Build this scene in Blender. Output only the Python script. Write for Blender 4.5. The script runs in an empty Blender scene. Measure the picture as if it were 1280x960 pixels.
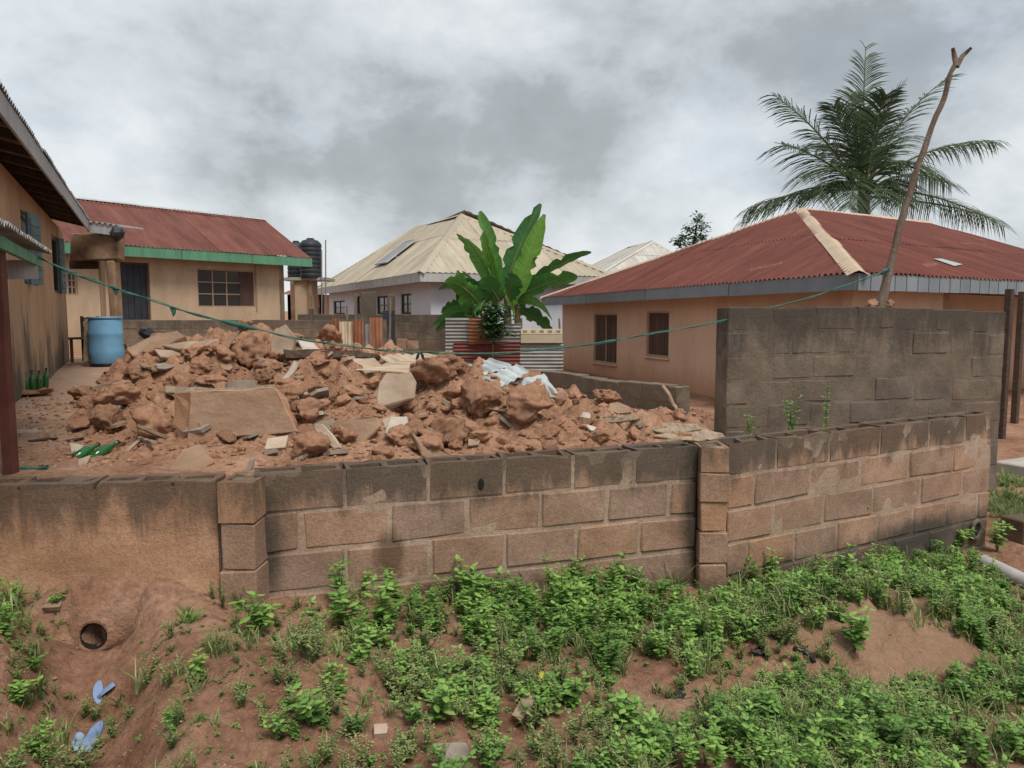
import bpy, math, random
import numpy as np
from mathutils import Vector, Matrix, noise
R = math.radians
rng = random.Random(7)
sc = bpy.context.scene
C = sc.collection

# ------------------------------------------------------------------ camera, sky, sun, exposure
CAMZ = 1.65
FPX = 960.0
PITCH = math.atan(92 / 960)
cam = bpy.data.cameras.new('camera')
cam.sensor_width = 36
cam.lens = 36 * FPX / 1280
cam.clip_start = 0.05
cam.clip_end = 3000
camo = bpy.data.objects.new('camera', cam)
C.objects.link(camo)
camo.location = (0, 0, CAMZ)
camo.rotation_euler = (R(90) - PITCH, 0, 0)
sc.camera = camo

SUN_EL, SUN_AZ = R(58), R(150)      # azimuth from +Y towards +X
sun = bpy.data.lights.new('sun', 'SUN')
sun.energy = 1.5
sun.angle = R(22)
sun.color = (1.0, 0.95, 0.88)
suno = bpy.data.objects.new('sun', sun)
C.objects.link(suno)
sd = Vector((math.cos(SUN_EL) * math.sin(SUN_AZ), math.cos(SUN_EL) * math.cos(SUN_AZ), math.sin(SUN_EL)))
suno.rotation_euler = sd.to_track_quat('Z', 'Y').to_euler()

wd = bpy.data.worlds.new('World')
sc.world = wd
wd.use_nodes = True


def build_world():
    nt = wd.node_tree
    nt.nodes.clear()
    N, L = nt.nodes.new, nt.links.new
    out = N('ShaderNodeOutputWorld')
    bg = N('ShaderNodeBackground')
    bg.inputs['Strength'].default_value = 0.093
    L(bg.outputs[0], out.inputs[0])
    sky = N('ShaderNodeTexSky')
    sky.sky_type = 'NISHITA'
    sky.sun_disc = False
    sky.sun_elevation = SUN_EL
    sky.sun_rotation = SUN_AZ
    sky.dust_density = 2.5
    tc = N('ShaderNodeTexCoord')
    com = N('ShaderNodeMapping')
    com.inputs['Scale'].default_value = (1.0, 1.0, 1.55)
    L(tc.outputs['Generated'], com.inputs[0])

    def nz(scale, detail, rough, dist, off):
        mp = N('ShaderNodeMapping'); mp.inputs['Location'].default_value = off
        L(com.outputs[0], mp.inputs[0])
        n = N('ShaderNodeTexNoise')
        n.inputs['Scale'].default_value = scale
        n.inputs['Detail'].default_value = detail
        n.inputs['Roughness'].default_value = rough
        n.inputs['Distortion'].default_value = dist
        L(mp.outputs[0], n.inputs['Vector'])
        return n.outputs['Fac']

    def ramp(src, stops, interp='EASE'):
        r = N('ShaderNodeValToRGB')
        r.color_ramp.interpolation = interp
        while len(r.color_ramp.elements) < len(stops):
            r.color_ramp.elements.new(0.5)
        for e, (p, c) in zip(r.color_ramp.elements, stops):
            e.position = p
            e.color = (c[0], c[1], c[2], 1)
        L(src, r.inputs[0])
        return r.outputs[0]

    big = nz(2.6, 8, 0.5, 0.12, (3.1, 7.7, 0))
    # masses of darker cloud: two real banks in the view, on top of the even noise
    def blob(px, py, sx, amount):
        v = Vector(((px - 640) / 960, 1, (388 - py) / 960)).normalized()
        vd = N('ShaderNodeVectorMath'); vd.operation = 'DISTANCE'
        L(tc.outputs['Generated'], vd.inputs[0]); vd.inputs[1].default_value = v
        m = N('ShaderNodeMapRange'); m.interpolation_type = 'SMOOTHERSTEP'
        m.inputs['From Min'].default_value = sx; m.inputs['From Max'].default_value = 0.0
        m.inputs['To Min'].default_value = 0; m.inputs['To Max'].default_value = amount
        L(vd.outputs['Value'], m.inputs['Value'])
        return m.outputs[0]
    cur = big
    for b in ((560, 170, 0.30, -0.10), (330, 130, 0.24, -0.09), (720, 190, 0.17, -0.11), (1010, 50, 0.28, -0.12), (560, 45, 0.20, 0.12), (120, 200, 0.22, 0.09),
              (880, 240, 0.25, 0.10), (450, 285, 0.16, 0.10), (1230, 230, 0.2, 0.07)):
        a = N('ShaderNodeMath'); a.operation = 'ADD'
        L(cur, a.inputs[0]); L(blob(*b), a.inputs[1])
        cur = a.outputs[0]
    fine = nz(7.0, 10, 0.62, 0.2, (0.4, 2.2, 0))
    mixn = N('ShaderNodeMath'); mixn.operation = 'MULTIPLY_ADD'
    fs = N('ShaderNodeMath'); fs.operation = 'SUBTRACT'; fs.inputs[1].default_value = 0.5
    L(fine, fs.inputs[0])
    L(fs.outputs[0], mixn.inputs[0]); mixn.inputs[1].default_value = 0.46; L(cur, mixn.inputs[2])
    vo = N('ShaderNodeTexVoronoi'); vo.feature = 'F1'          # billows
    vo.inputs['Scale'].default_value = 5.5; vo.inputs['Detail'].default_value = 3; vo.inputs['Roughness'].default_value = 0.55; vo.normalize = True
    wv = N('ShaderNodeTexNoise'); wv.inputs['Scale'].default_value = 5; wv.inputs['Detail'].default_value = 4
    L(com.outputs[0], wv.inputs['Vector'])
    wa = N('ShaderNodeVectorMath'); wa.operation = 'MULTIPLY_ADD'; wa.inputs[1].default_value = (.22, .22, .22)
    L(wv.outputs['Color'], wa.inputs[0]); L(com.outputs[0], wa.inputs[2])
    L(wa.outputs[0], vo.inputs['Vector'])
    bl = N('ShaderNodeMath'); bl.operation = 'MULTIPLY_ADD'; bl.inputs[1].default_value = -0.36
    L(vo.outputs['Distance'], bl.inputs[0])
    ad = N('ShaderNodeMath'); ad.operation = 'ADD'; ad.inputs[1].default_value = 0.165
    L(mixn.outputs[0], ad.inputs[0]); L(ad.outputs[0], bl.inputs[2])
    mixn = bl
    ccol = ramp(mixn.outputs[0], [(0.22, (1.8, 1.95, 1.98)), (0.37, (2.2, 2.36, 2.41)), (0.44, (2.85, 3.05, 3.15)), (0.52, (3.4, 3.62, 3.75)), (0.66, (4.35, 4.5, 4.58))], 'LINEAR')
    cover = ramp(nz(3.0, 6, 0.5, 0.3, (5.0, 1.3, 0)), [(0.25, (0.8, 0.8, 0.8)), (0.42, (0.93, 0.93, 0.93))])
    mx = N('ShaderNodeMix'); mx.data_type = 'RGBA'
    L(cover, mx.inputs[0]); L(sky.outputs[0], mx.inputs[6]); L(ccol, mx.inputs[7])
    L(mx.outputs[2], bg.inputs[0])


build_world()
wd.cycles.sampling_method = 'MANUAL'
wd.cycles.sample_map_resolution = 256
vs = sc.view_settings
vs.view_transform = 'Standard'
vs.look = 'None'
vs.gamma = 1
vs.exposure = 1.05
vs.use_curve_mapping = False
sc.cycles.max_bounces = 5
sc.cycles.use_denoising = True

# ------------------------------------------------------------------ pixels to points
_F = Vector((0, math.cos(PITCH), -math.sin(PITCH)))
_U = Vector((0, math.sin(PITCH), math.cos(PITCH)))
_X = Vector((1, 0, 0))
CAM = Vector((0, 0, CAMZ))


def ray(px, py):
    return _F + _X * ((px - 640) / FPX) + _U * ((480 - py) / FPX)


def P(px, py, D):                       # point on the pixel's ray at ground distance D
    d = ray(px, py)
    return CAM + d * (D / d.y)


def PZ(px, py, z):                      # where the ray meets height z
    d = ray(px, py)
    return CAM + d * ((z - CAMZ) / d.z)


def PP(px, py, p0, n):                  # where the ray meets a plane
    d = ray(px, py)
    return CAM + d * ((p0 - CAM).dot(n) / d.dot(n))


def proj(v):
    q = v - CAM
    w = q.dot(_F)
    if w < 0.05:
        return (-9999, -9999)
    return (640 + FPX * q.x / w, 480 - FPX * q.dot(_U) / w)


# ------------------------------------------------------------------ object helpers
def tag(o, label=None, cat=None, group=None, kind=None):
    if label: o['label'] = label
    if cat: o['category'] = cat
    if group: o['group'] = group
    if kind: o['kind'] = kind
    return o


def thing(name, label, cat, loc=(0, 0, 0), group=None):
    o = bpy.data.objects.new(name, None)
    o.empty_display_size = 0.2
    C.objects.link(o)
    o.location = loc
    return tag(o, label, cat, group, 'thing')


class MB:
    def __init__(s):
        s.v, s.f, s.uv, s.sm = [], [], [], False

    def quad(s, a, b, c, d):
        i = len(s.v)
        s.v += [Vector(a), Vector(b), Vector(c), Vector(d)]
        s.f.append((i, i + 1, i + 2, i + 3))

    def poly(s, pts):
        i = len(s.v)
        s.v += [Vector(p) for p in pts]
        s.f.append(tuple(range(i, i + len(pts))))

    def box(s, c, ax, ay, az, hx, hy, hz, b=0.0, jit=0.0, r=rng):
        """box about c on unit axes ax, ay, az with half sizes and a chamfer b"""
        c, ax, ay, az = Vector(c), Vector(ax), Vector(ay), Vector(az)
        i0 = len(s.v)
        idx = {}
        for sx in (-1, 1):
            for sy in (-1, 1):
                for sz in (-1, 1):
                    j = Vector((r.uniform(-jit, jit), r.uniform(-jit, jit), r.uniform(-jit, jit))) if jit else Vector((0, 0, 0))
                    bb = b * r.uniform(.5, 1.6) if jit else b
                    if b:
                        for k, (dx, dy, dz) in enumerate(((0, bb, bb), (bb, 0, bb), (bb, bb, 0))):
                            idx[sx, sy, sz, k] = len(s.v)
                            s.v.append(c + ax * (sx * (hx - dx)) + ay * (sy * (hy - dy)) + az * (sz * (hz - dz)) + j)
                    else:
                        for k in range(3):
                            idx[sx, sy, sz, k] = len(s.v)
                        s.v.append(c + ax * (sx * hx) + ay * (sy * hy) + az * (sz * hz) + j)
        def q(keys, flip):
            f = [idx[k] for k in keys]
            s.f.append(tuple(reversed(f)) if flip else tuple(f))
        for sg in (-1, 1):
            q([(sg, -1, -1, 0), (sg, 1, -1, 0), (sg, 1, 1, 0), (sg, -1, 1, 0)], sg < 0)
            q([(-1, sg, -1, 1), (-1, sg, 1, 1), (1, sg, 1, 1), (1, sg, -1, 1)], sg < 0)
            q([(-1, -1, sg, 2), (1, -1, sg, 2), (1, 1, sg, 2), (-1, 1, sg, 2)], sg < 0)
        if b:
            for s1 in (-1, 1):
                for s2 in (-1, 1):
                    fl = s1 * s2 < 0
                    q([(s1, s2, -1, 0), (s1, s2, -1, 1), (s1, s2, 1, 1), (s1, s2, 1, 0)], fl)
                    q([(-1, s1, s2, 1), (-1, s1, s2, 2), (1, s1, s2, 2), (1, s1, s2, 1)], fl)
                    q([(s1, -1, s2, 2), (s1, -1, s2, 0), (s1, 1, s2, 0), (s1, 1, s2, 2)], fl)
                    for s3 in (-1, 1):
                        q([(s1, s2, s3, 0), (s1, s2, s3, 1), (s1, s2, s3, 2)], s1 * s2 * s3 < 0)
        return s

    def beam(s, a, b, w, h, up=(0, 0, 1), bev=0.0, jit=0.0):
        a, b = Vector(a), Vector(b)
        ax = (b - a).normalized()
        ay = Vector(up).cross(ax)
        if ay.length < 1e-4: ay = Vector((1, 0, 0)).cross(ax)
        ay.normalize()
        az = ax.cross(ay)
        return s.box((a + b) / 2, ax, ay, az, (b - a).length / 2, w / 2, h / 2, bev, jit)

    def tube(s, pts, rads, n=8, cap=True):
        pts = [Vector(p) for p in pts]
        if not hasattr(rads, '__len__'): rads = [rads] * len(pts)
        base = len(s.v)
        side = None
        for i, p in enumerate(pts):
            t = (pts[min(i + 1, len(pts) - 1)] - pts[max(i - 1, 0)]).normalized()
            if side is None:
                side = t.cross(Vector((0, 0, 1)))
                if side.length < 0.05: side = t.cross(Vector((1, 0, 0)))
            side = (side - t * side.dot(t)).normalized()
            up = t.cross(side)
            for k in range(n):
                a = 2 * math.pi * k / n
                s.v.append(p + (side * math.cos(a) + up * math.sin(a)) * rads[i])
        for i in range(len(pts) - 1):
            for k in range(n):
                s.f.append((base + i * n + k, base + i * n + (k + 1) % n, base + (i + 1) * n + (k + 1) % n, base + (i + 1) * n + k))
        if cap:
            s.f.append(tuple(range(base, base + n)))
            s.f.append(tuple(base + (len(pts) - 1) * n + k for k in reversed(range(n))))
        return s

    def lathe(s, c, prof, n=24, cap=False):
        base = len(s.v)
        for r, z in prof:
            for k in range(n):
                a = 2 * math.pi * k / n
                s.v.append(Vector((c[0] + r * math.cos(a), c[1] + r * math.sin(a), c[2] + z)))
        for i in range(len(prof) - 1):
            for k in range(n):
                s.f.append((base + i * n + k, base + i * n + (k + 1) % n, base + (i + 1) * n + (k + 1) % n, base + (i + 1) * n + k))
        if cap:
            s.f.append(tuple(base + (len(prof) - 1) * n + k for k in range(n)))
            s.f.append(tuple(base + k for k in reversed(range(n))))
        return s

    def prism(s, pts, off):
        """polygon extruded by off"""
        pts = [Vector(p) for p in pts]
        n = len(pts)
        i = len(s.v)
        s.v += pts + [p + off for p in pts]
        nrm = (pts[1] - pts[0]).cross(pts[2] - pts[0])
        fl = nrm.dot(off) > 0
        f = list(range(i, i + n)); g = list(range(i + n, i + 2 * n))
        s.f.append(tuple(reversed(f)) if fl else tuple(f))
        s.f.append(tuple(g) if fl else tuple(reversed(g)))
        for k in range(n):
            k2 = (k + 1) % n
            q = (i + k, i + k2, i + n + k2, i + n + k)
            s.f.append(q if fl else tuple(reversed(q)))
        return s

    def mesh(s, name, mat, smooth=False):
        me = bpy.data.meshes.new(name)
        me.from_pydata([tuple(v) for v in s.v], [], s.f)
        if mat: me.materials.append(mat)
        if smooth: me.polygons.foreach_set('use_smooth', [True] * len(me.polygons))
        if s.uv:
            uvl = me.uv_layers.new(name='uv')
            li = np.empty(len(me.loops), dtype=np.int32)
            me.loops.foreach_get('vertex_index', li)
            uvl.data.foreach_set('uv', np.array(s.uv, dtype=np.float32)[li].ravel())
        me.update()
        return me


def link(name, me, parent=None):
    o = bpy.data.objects.new(name, me)
    C.objects.link(o)
    if parent is not None:
        o.parent = parent
        if parent.type == 'EMPTY':
            o.matrix_parent_inverse = parent_inv(parent)
    return o


def parent_inv(p):
    return (Matrix.Translation(p.location) @ p.rotation_euler.to_matrix().to_4x4()).inverted()


def part(name, mb, mat, parent, smooth=False):
    return link(name, mb.mesh(name, mat, smooth), parent)


def solo(name, mb, mat, label, cat, group=None, smooth=False, kind=None):
    """a thing that is one mesh: origin moved to its base"""
    lo = Vector((sum(v.x for v in mb.v) / len(mb.v), sum(v.y for v in mb.v) / len(mb.v), min(v.z for v in mb.v)))
    mb.v = [v - lo for v in mb.v]
    o = link(name, mb.mesh(name, mat, smooth))
    o.location = lo
    return tag(o, label, cat, group, kind or 'thing')


# ------------------------------------------------------------------ materials
def newmat(name):
    m = bpy.data.materials.new(name)
    m.use_nodes = True
    nt = m.node_tree
    return m, nt, nt.nodes['Principled BSDF']


class NT:
    def __init__(s, nt): s.nt = nt
    def N(s, t): return s.nt.nodes.new(t)
    def L(s, a, b): s.nt.links.new(a, b)

    def pos(s):
        return s.N('ShaderNodeNewGeometry').outputs['Position']

    def uv(s):
        return s.N('ShaderNodeTexCoord').outputs['UV']

    def objpos(s):
        tc = s.N('ShaderNodeTexCoord')
        oi = s.N('ShaderNodeObjectInfo')
        m = s.N('ShaderNodeVectorMath'); m.operation = 'MULTIPLY_ADD'
        s.L(oi.outputs['Random'], m.inputs[0]); m.inputs[1].default_value = (37, 51, 23)
        s.L(tc.outputs['Object'], m.inputs[2])
        return m.outputs[0]

    def map(s, src, scale):
        mp = s.N('ShaderNodeMapping'); mp.inputs['Scale'].default_value = scale
        s.L(src, mp.inputs[0]); return mp.outputs[0]

    def noise(s, src, scale, detail=6, rough=0.6, dist=0.0):
        n = s.N('ShaderNodeTexNoise')
        n.inputs['Scale'].default_value = scale
        n.inputs['Detail'].default_value = detail
        n.inputs['Roughness'].default_value = rough
        n.inputs['Distortion'].default_value = dist
        s.L(src, n.inputs['Vector'])
        return n.outputs['Fac']

    def ramp(s, src, stops):
        r = s.N('ShaderNodeValToRGB')
        while len(r.color_ramp.elements) < len(stops):
            r.color_ramp.elements.new(0.5)
        for e, (p, c) in zip(r.color_ramp.elements, stops):
            e.position = p
            c = (c, c, c) if not hasattr(c, '__len__') else c
            e.color = (c[0], c[1], c[2], 1)
        s.L(src, r.inputs[0])
        return r.outputs[0]

    def mix(s, fac, a, b, mode='MIX'):
        m = s.N('ShaderNodeMix'); m.data_type = 'RGBA'; m.blend_type = mode
        for v, i in ((fac, 0), (a, 6), (b, 7)):
            if hasattr(v, 'is_linked'): s.L(v, m.inputs[i])
            elif i == 0: m.inputs[0].default_value = v
            else: m.inputs[i].default_value = (v[0], v[1], v[2], 1)
        return m.outputs[2]

    def math(s, op, a, b=0.0, c=0.0):
        m = s.N('ShaderNodeMath'); m.operation = op
        for i, v in enumerate((a, b, c)):
            if hasattr(v, 'is_linked'): s.L(v, m.inputs[i])
            else: m.inputs[i].default_value = v
        return m.outputs[0]

    def bump(s, bs, h, strength=0.5, dist=0.02):
        b = s.N('ShaderNodeBump')
        b.inputs['Strength'].default_value = strength
        b.inputs['Distance'].default_value = dist
        s.L(h, b.inputs['Height'])
        s.L(b.outputs[0], bs.inputs['Normal'])


def simple(name, cols, scale=4, rough=0.85, bump=0.3, bscale=40, bdist=0.01, metal=0.0, src='pos', stretch=(1, 1, 1), rnd=0.0):
    """noise between two or three tones, with fine relief"""
    m, nt, bs = newmat(name)
    t = NT(nt)
    p = t.pos() if src == 'pos' else (t.uv() if src == 'uv' else t.objpos())
    p2 = t.map(p, stretch)
    f = t.noise(p2, scale, 7, 0.65, 0.3)
    n = len(cols)
    stops = [(0.32 + 0.36 * i / max(1, n - 1), c) for i, c in enumerate(cols)]
    col = t.ramp(f, stops)
    if rnd:
        oi = t.N('ShaderNodeObjectInfo')
        v = t.math('MULTIPLY_ADD', oi.outputs['Random'], 2 * rnd, 1 - rnd)
        hs = t.N('ShaderNodeHueSaturation')
        t.L(col, hs.inputs['Color']); t.L(v, hs.inputs['Value'])
        col = hs.outputs[0]
    t.L(col, bs.inputs['Base Color'])
    bs.inputs['Roughness'].default_value = rough
    bs.inputs['Metallic'].default_value = metal
    bs.inputs['Specular IOR Level'].default_value = 0.25
    if bump:
        t.bump(bs, t.noise(p, bscale, 6, 0.7), bump, bdist)
    return m


def soil_mat(name, cols, pebble=1.0, sandy=None):
    m, nt, bs = newmat(name)
    t = NT(nt)
    p = t.pos()
    a = t.ramp(t.noise(p, 1.6, 8, 0.62, 0.4), [(0.3, cols[0]), (0.5, cols[1]), (0.68, cols[2])])
    b = t.ramp(t.noise(p, 22, 6, 0.7), [(0.3, 0.55), (0.5, 0.95), (0.72, 1.3)])
    col = t.mix(1.0, a, b, 'MULTIPLY')
    if sandy:                                       # spoil of paler sand dumped on the verge
        vd = t.N('ShaderNodeVectorMath'); vd.operation = 'DISTANCE'
        t.L(p, vd.inputs[0]); vd.inputs[1].default_value = sandy
        f = t.math('ADD', vd.outputs['Value'], t.math('MULTIPLY', t.noise(p, 4, 6, 0.65), 0.5))
        col = t.mix(t.ramp(t.math('MULTIPLY', f, .7), [(0.45, 0.75), (0.75, 0.0)]), col, (0.40, 0.26, 0.165))
        v2 = t.N('ShaderNodeVectorMath'); v2.operation = 'DISTANCE'      # swept pale sand of the yard
        t.L(p, v2.inputs[0]); v2.inputs[1].default_value = (-5.4, 9.6, .67)
        f = t.math('ADD', v2.outputs['Value'], t.math('MULTIPLY', t.noise(p, 1.6, 7, 0.65), 1.6))
        col = t.mix(t.ramp(t.math('MULTIPLY', f, .1), [(0.5, 0.85), (0.62, 0.0)]), col, t.mix(t.ramp(t.noise(p, 5, 6, 0.7), [(0.35, 0.0), (0.65, 1.0)]), (0.36, 0.23, 0.155), (0.48, 0.34, 0.25)))
        gr = t.ramp(t.noise(p, 2.6, 8, 0.7), [(0.56, 0.0), (0.72, 0.4)])     # thin film of algae
        col = t.mix(gr, col, (0.13, 0.13, 0.06))
    spk = t.ramp(t.noise(p, 95, 3, 0.6), [(0.63, 0.0), (0.72, 0.65)])
    col = t.mix(spk, col, cols[3])
    t.L(col, bs.inputs['Base Color'])
    bs.inputs['Roughness'].default_value = 0.95
    bs.inputs['Specular IOR Level'].default_value = 0.15
    h = t.math('ADD', t.noise(p, 14, 8, 0.72), t.math('MULTIPLY', t.noise(p, 70, 5, 0.7), 0.5))
    t.bump(bs, h, 0.75 * pebble, 0.035)
    return m


M = {}
M['soil'] = soil_mat('laterite_soil', ((0.22, 0.108, 0.066), (0.35, 0.19, 0.12), (0.43, 0.265, 0.18), (0.52, 0.38, 0.28)), 1.35, (2.2, 4.45, -.1))
M['rubble'] = soil_mat('mud_rubble', ((0.266, 0.139, 0.084), (0.378, 0.209, 0.129), (0.464, 0.277, 0.184), (0.589, 0.409, 0.292)), 1.2)


def clod_mat():
    m, nt, bs = newmat('mud_clod')
    t = NT(nt)
    p = t.objpos()
    a = t.ramp(t.noise(p, 5, 8, 0.65, 0.3), [(0.3, (0.24, 0.125, 0.075)), (0.5, (0.345, 0.188, 0.116)), (0.7, (0.42, 0.255, 0.168))])
    oi = t.N('ShaderNodeObjectInfo')
    hs = t.N('ShaderNodeHueSaturation')
    t.L(a, hs.inputs['Color'])
    t.L(t.math('MULTIPLY_ADD', oi.outputs['Random'], 0.4, 0.8), hs.inputs['Value'])
    t.L(hs.outputs[0], bs.inputs['Base Color'])
    bs.inputs['Roughness'].default_value = 0.95
    bs.inputs['Specular IOR Level'].default_value = 0.1
    t.bump(bs, t.math('ADD', t.noise(p, 22, 8, 0.75), t.noise(p, 90, 4, 0.7)), 0.6, 0.016)
    return m


M['clod'] = clod_mat()


def block_mat(name, cols, mould_z0, mould_z1, mould=0.9, base_z=None, mcol=(0.056, 0.05, 0.041), stain=False):
    """sandcrete: brown tones per block, black mould growing from the top edge and damp at the foot"""
    m, nt, bs = newmat(name)
    t = NT(nt)
    p = t.pos()
    a = t.ramp(t.noise(p, 3.2, 8, 0.65, 0.3), [(0.3, cols[0]), (0.5, cols[1]), (0.7, cols[2])])
    oi = t.N('ShaderNodeObjectInfo')
    hs = t.N('ShaderNodeHueSaturation')
    t.L(a, hs.inputs['Color'])
    t.L(t.math('MULTIPLY_ADD', oi.outputs['Random'], 0.24, 0.88), hs.inputs['Value'])
    t.L(t.math('MULTIPLY_ADD', oi.outputs['Random'], 0.2, 0.9), hs.inputs['Saturation'])
    col = hs.outputs[0]
    g = t.ramp(t.noise(p, 60, 5, 0.7), [(0.3, 0.72), (0.6, 1.08)])
    col = t.mix(1.0, col, g, 'MULTIPLY')
    sp = t.N('ShaderNodeSeparateXYZ'); t.L(p, sp.inputs[0])
    mr = t.N('ShaderNodeMapRange')
    mr.inputs['From Min'].default_value = mould_z0; mr.inputs['From Max'].default_value = mould_z1
    t.L(sp.outputs[2], mr.inputs['Value'])
    streak = t.noise(t.map(p, (2.2, 2.2, 0.45)), 2.4, 8, 0.68, 0.4)
    f = t.math('ADD', t.math('MULTIPLY', mr.outputs[0], 1.0), t.math('MULTIPLY', t.math('SUBTRACT', streak, 0.5), 2.1))
    k = t.ramp(f, [(0.3, 0.0), (0.72, mould)])
    k2 = t.ramp(t.noise(p, 130, 3, 0.6), [(0.3, 1.0), (0.7, 0.72)])
    col = t.mix(t.math('MULTIPLY', k, k2), col, mcol)
    if base_z is not None:
        mb_ = t.N('ShaderNodeMapRange')
        mb_.inputs['From Min'].default_value = base_z + 0.32; mb_.inputs['From Max'].default_value = base_z - 0.05
        t.L(sp.outputs[2], mb_.inputs['Value'])
        f2 = t.math('ADD', mb_.outputs[0], t.math('MULTIPLY', t.math('SUBTRACT', t.noise(p, 3.0, 7, 0.65), 0.5), 1.7))
        col = t.mix(t.ramp(f2, [(0.45, 0.0), (0.9, 0.75)]), col, (0.06, 0.056, 0.045))
    if stain:                                     # brown run of damp below a weeping joint
        c = P(490, 690, 4.53)
        vm = t.N('ShaderNodeVectorMath'); vm.operation = 'SUBTRACT'
        t.L(p, vm.inputs[0]); vm.inputs[1].default_value = c
        ln = t.N('ShaderNodeVectorMath'); ln.operation = 'LENGTH'
        t.L(t.map(vm.outputs[0], (11.0, 2.0, 5.6)), ln.inputs[0])
        f3 = t.math('ADD', ln.outputs['Value'], t.math('MULTIPLY', t.noise(t.map(p, (3, 3, .6)), 5, 6, 0.7), 1.1))
        col = t.mix(t.ramp(f3, [(0.95, 0.8), (1.0, 0.0)]) if False else t.ramp(t.math('MULTIPLY', f3, .5), [(0.6, 0.72), (0.85, 0.0)]), col, (0.085, 0.045, 0.024))
        for c, sc_, kc in ((P(874, 640, 5.1), (7.5, 2.0, 1.5), (0.03, 0.031, 0.022)), (P(322, 690, 4.2), (8.0, 2.0, 3.0), (0.045, 0.042, 0.034)), (P(1150, 668, 6.3), (1.6, .6, 6.5), (0.05, 0.05, 0.042)), (P(560, 745, 4.6), (2.6, .6, 7.0), (0.07, 0.062, 0.05))):
            vm = t.N('ShaderNodeVectorMath'); vm.operation = 'SUBTRACT'
            t.L(p, vm.inputs[0]); vm.inputs[1].default_value = c
            ln = t.N('ShaderNodeVectorMath'); ln.operation = 'LENGTH'
            t.L(t.map(vm.outputs[0], sc_), ln.inputs[0])
            f3 = t.math('ADD', ln.outputs['Value'], t.math('MULTIPLY', t.noise(t.map(p, (2, 2, .8)), 5, 7, 0.7), 0.9))
            col = t.mix(t.ramp(t.math('MULTIPLY', f3, .5), [(0.5, 0.85), (0.82, 0.0)]), col, kc)
    t.L(col, bs.inputs['Base Color'])
    bs.inputs['Roughness'].default_value = 0.95
    bs.inputs['Specular IOR Level'].default_value = 0.15
    h = t.math('ADD', t.noise(p, 30, 7, 0.7), t.math('MULTIPLY', t.noise(p, 140, 4, 0.7), 0.6))
    t.bump(bs, h, 0.7, 0.014)
    return m


SANDC = ((0.237, 0.145, 0.099), (0.335, 0.212, 0.145), (0.405, 0.270, 0.197))
M['block'] = block_mat('sandcrete_block', SANDC, 0.34, 0.66, 0.86, -0.25, stain=True)
M['mortar'] = block_mat('mortar', ((0.273, 0.195, 0.140), (0.370, 0.273, 0.204), (0.442, 0.345, 0.260)), 0.36, 0.8, 0.75, -0.25, stain=True)
M['plaster'] = block_mat('old_render', ((0.257, 0.150, 0.095), (0.351, 0.215, 0.141), (0.419, 0.270, 0.188)), 0.26, 0.74, 0.82)
M['pillarm'] = block_mat('pillar_block', ((0.280, 0.166, 0.108), (0.378, 0.229, 0.147), (0.434, 0.279, 0.192)), 0.38, 0.9, 0.75, -0.3)
M['greyblock'] = block_mat('grey_block', ((0.109, 0.087, 0.068), (0.157, 0.125, 0.097), (0.203, 0.165, 0.131)), 1.0, 1.7, 0.85)
M['lowwall'] = block_mat('low_wall', ((0.138, 0.104, 0.075), (0.188, 0.144, 0.106), (0.237, 0.188, 0.144)), 0.6, 1.7, 0.6)


def wall_paint(name, cols, dirt_z0, dirt_z1, dirt, streak=0.35, mould=None):
    """painted or rendered house wall with splashed soil at the foot and streaks"""
    m, nt, bs = newmat(name)
    t = NT(nt)
    p = t.pos()
    col = t.ramp(t.noise(p, 0.9, 8, 0.6, 0.3), [(0.3, cols[0]), (0.7, cols[1])])
    st = t.ramp(t.noise(t.map(p, (1.3, 1.3, 0.4)), 1.5, 8, 0.7), [(0.3, 1.0 - streak), (0.62, 1.0)])
    col = t.mix(1.0, col, st, 'MULTIPLY')
    sp = t.N('ShaderNodeSeparateXYZ'); t.L(p, sp.inputs[0])
    mr = t.N('ShaderNodeMapRange')
    mr.inputs['From Min'].default_value = dirt_z1; mr.inputs['From Max'].default_value = dirt_z0
    t.L(sp.outputs[2], mr.inputs['Value'])
    f = t.math('ADD', mr.outputs[0], t.math('MULTIPLY', t.math('SUBTRACT', t.noise(p, 0.9, 7, 0.65), 0.5), 1.0))
    col = t.mix(t.ramp(f, [(0.25, 0.0), (0.95, 0.9)]), col, dirt)
    if mould:
        f = t.math('ADD', mr.outputs[0], t.math('MULTIPLY', t.math('SUBTRACT', t.noise(t.map(p, (1.0, 1.0, 0.55)), 1.7, 9, 0.75, 0.4), 0.5), 3.4))
        col = t.mix(t.ramp(f, [(0.48, 0.0), (0.9, 0.85)]), col, mould)
    t.L(col, bs.inputs['Base Color'])
    bs.inputs['Roughness'].default_value = 0.9
    bs.inputs['Specular IOR Level'].default_value = 0.2
    t.bump(bs, t.noise(p, 26, 8, 0.7), 0.45, 0.012)
    return m


M['house_r'] = wall_paint('peach_render', ((0.552, 0.373, 0.269), (0.623, 0.434, 0.320)), -0.4, 0.75, (0.425, 0.206, 0.110), 0.16)
M['house_l'] = wall_paint('ochre_render', ((0.380, 0.236, 0.138), (0.471, 0.307, 0.186)), 0.6, 2.0, (0.310, 0.201, 0.120), 0.4, (0.057, 0.050, 0.041))
M['house_b'] = wall_paint('buff_render', ((0.448, 0.328, 0.222), (0.504, 0.380, 0.266)), 0.5, 1.4, (0.403, 0.253, 0.156), 0.25)
M['house_w'] = wall_paint('blue_white_render', ((0.50, 0.53, 0.58), (0.57, 0.60, 0.65)), 0.0, 0.7, (0.4, 0.34, 0.28), 0.12)
M['house_p'] = wall_paint('pale_render', ((0.45, 0.42, 0.38), (0.5, 0.47, 0.43)), 0.0, 0.7, (0.4, 0.34, 0.28), 0.12)
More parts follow.
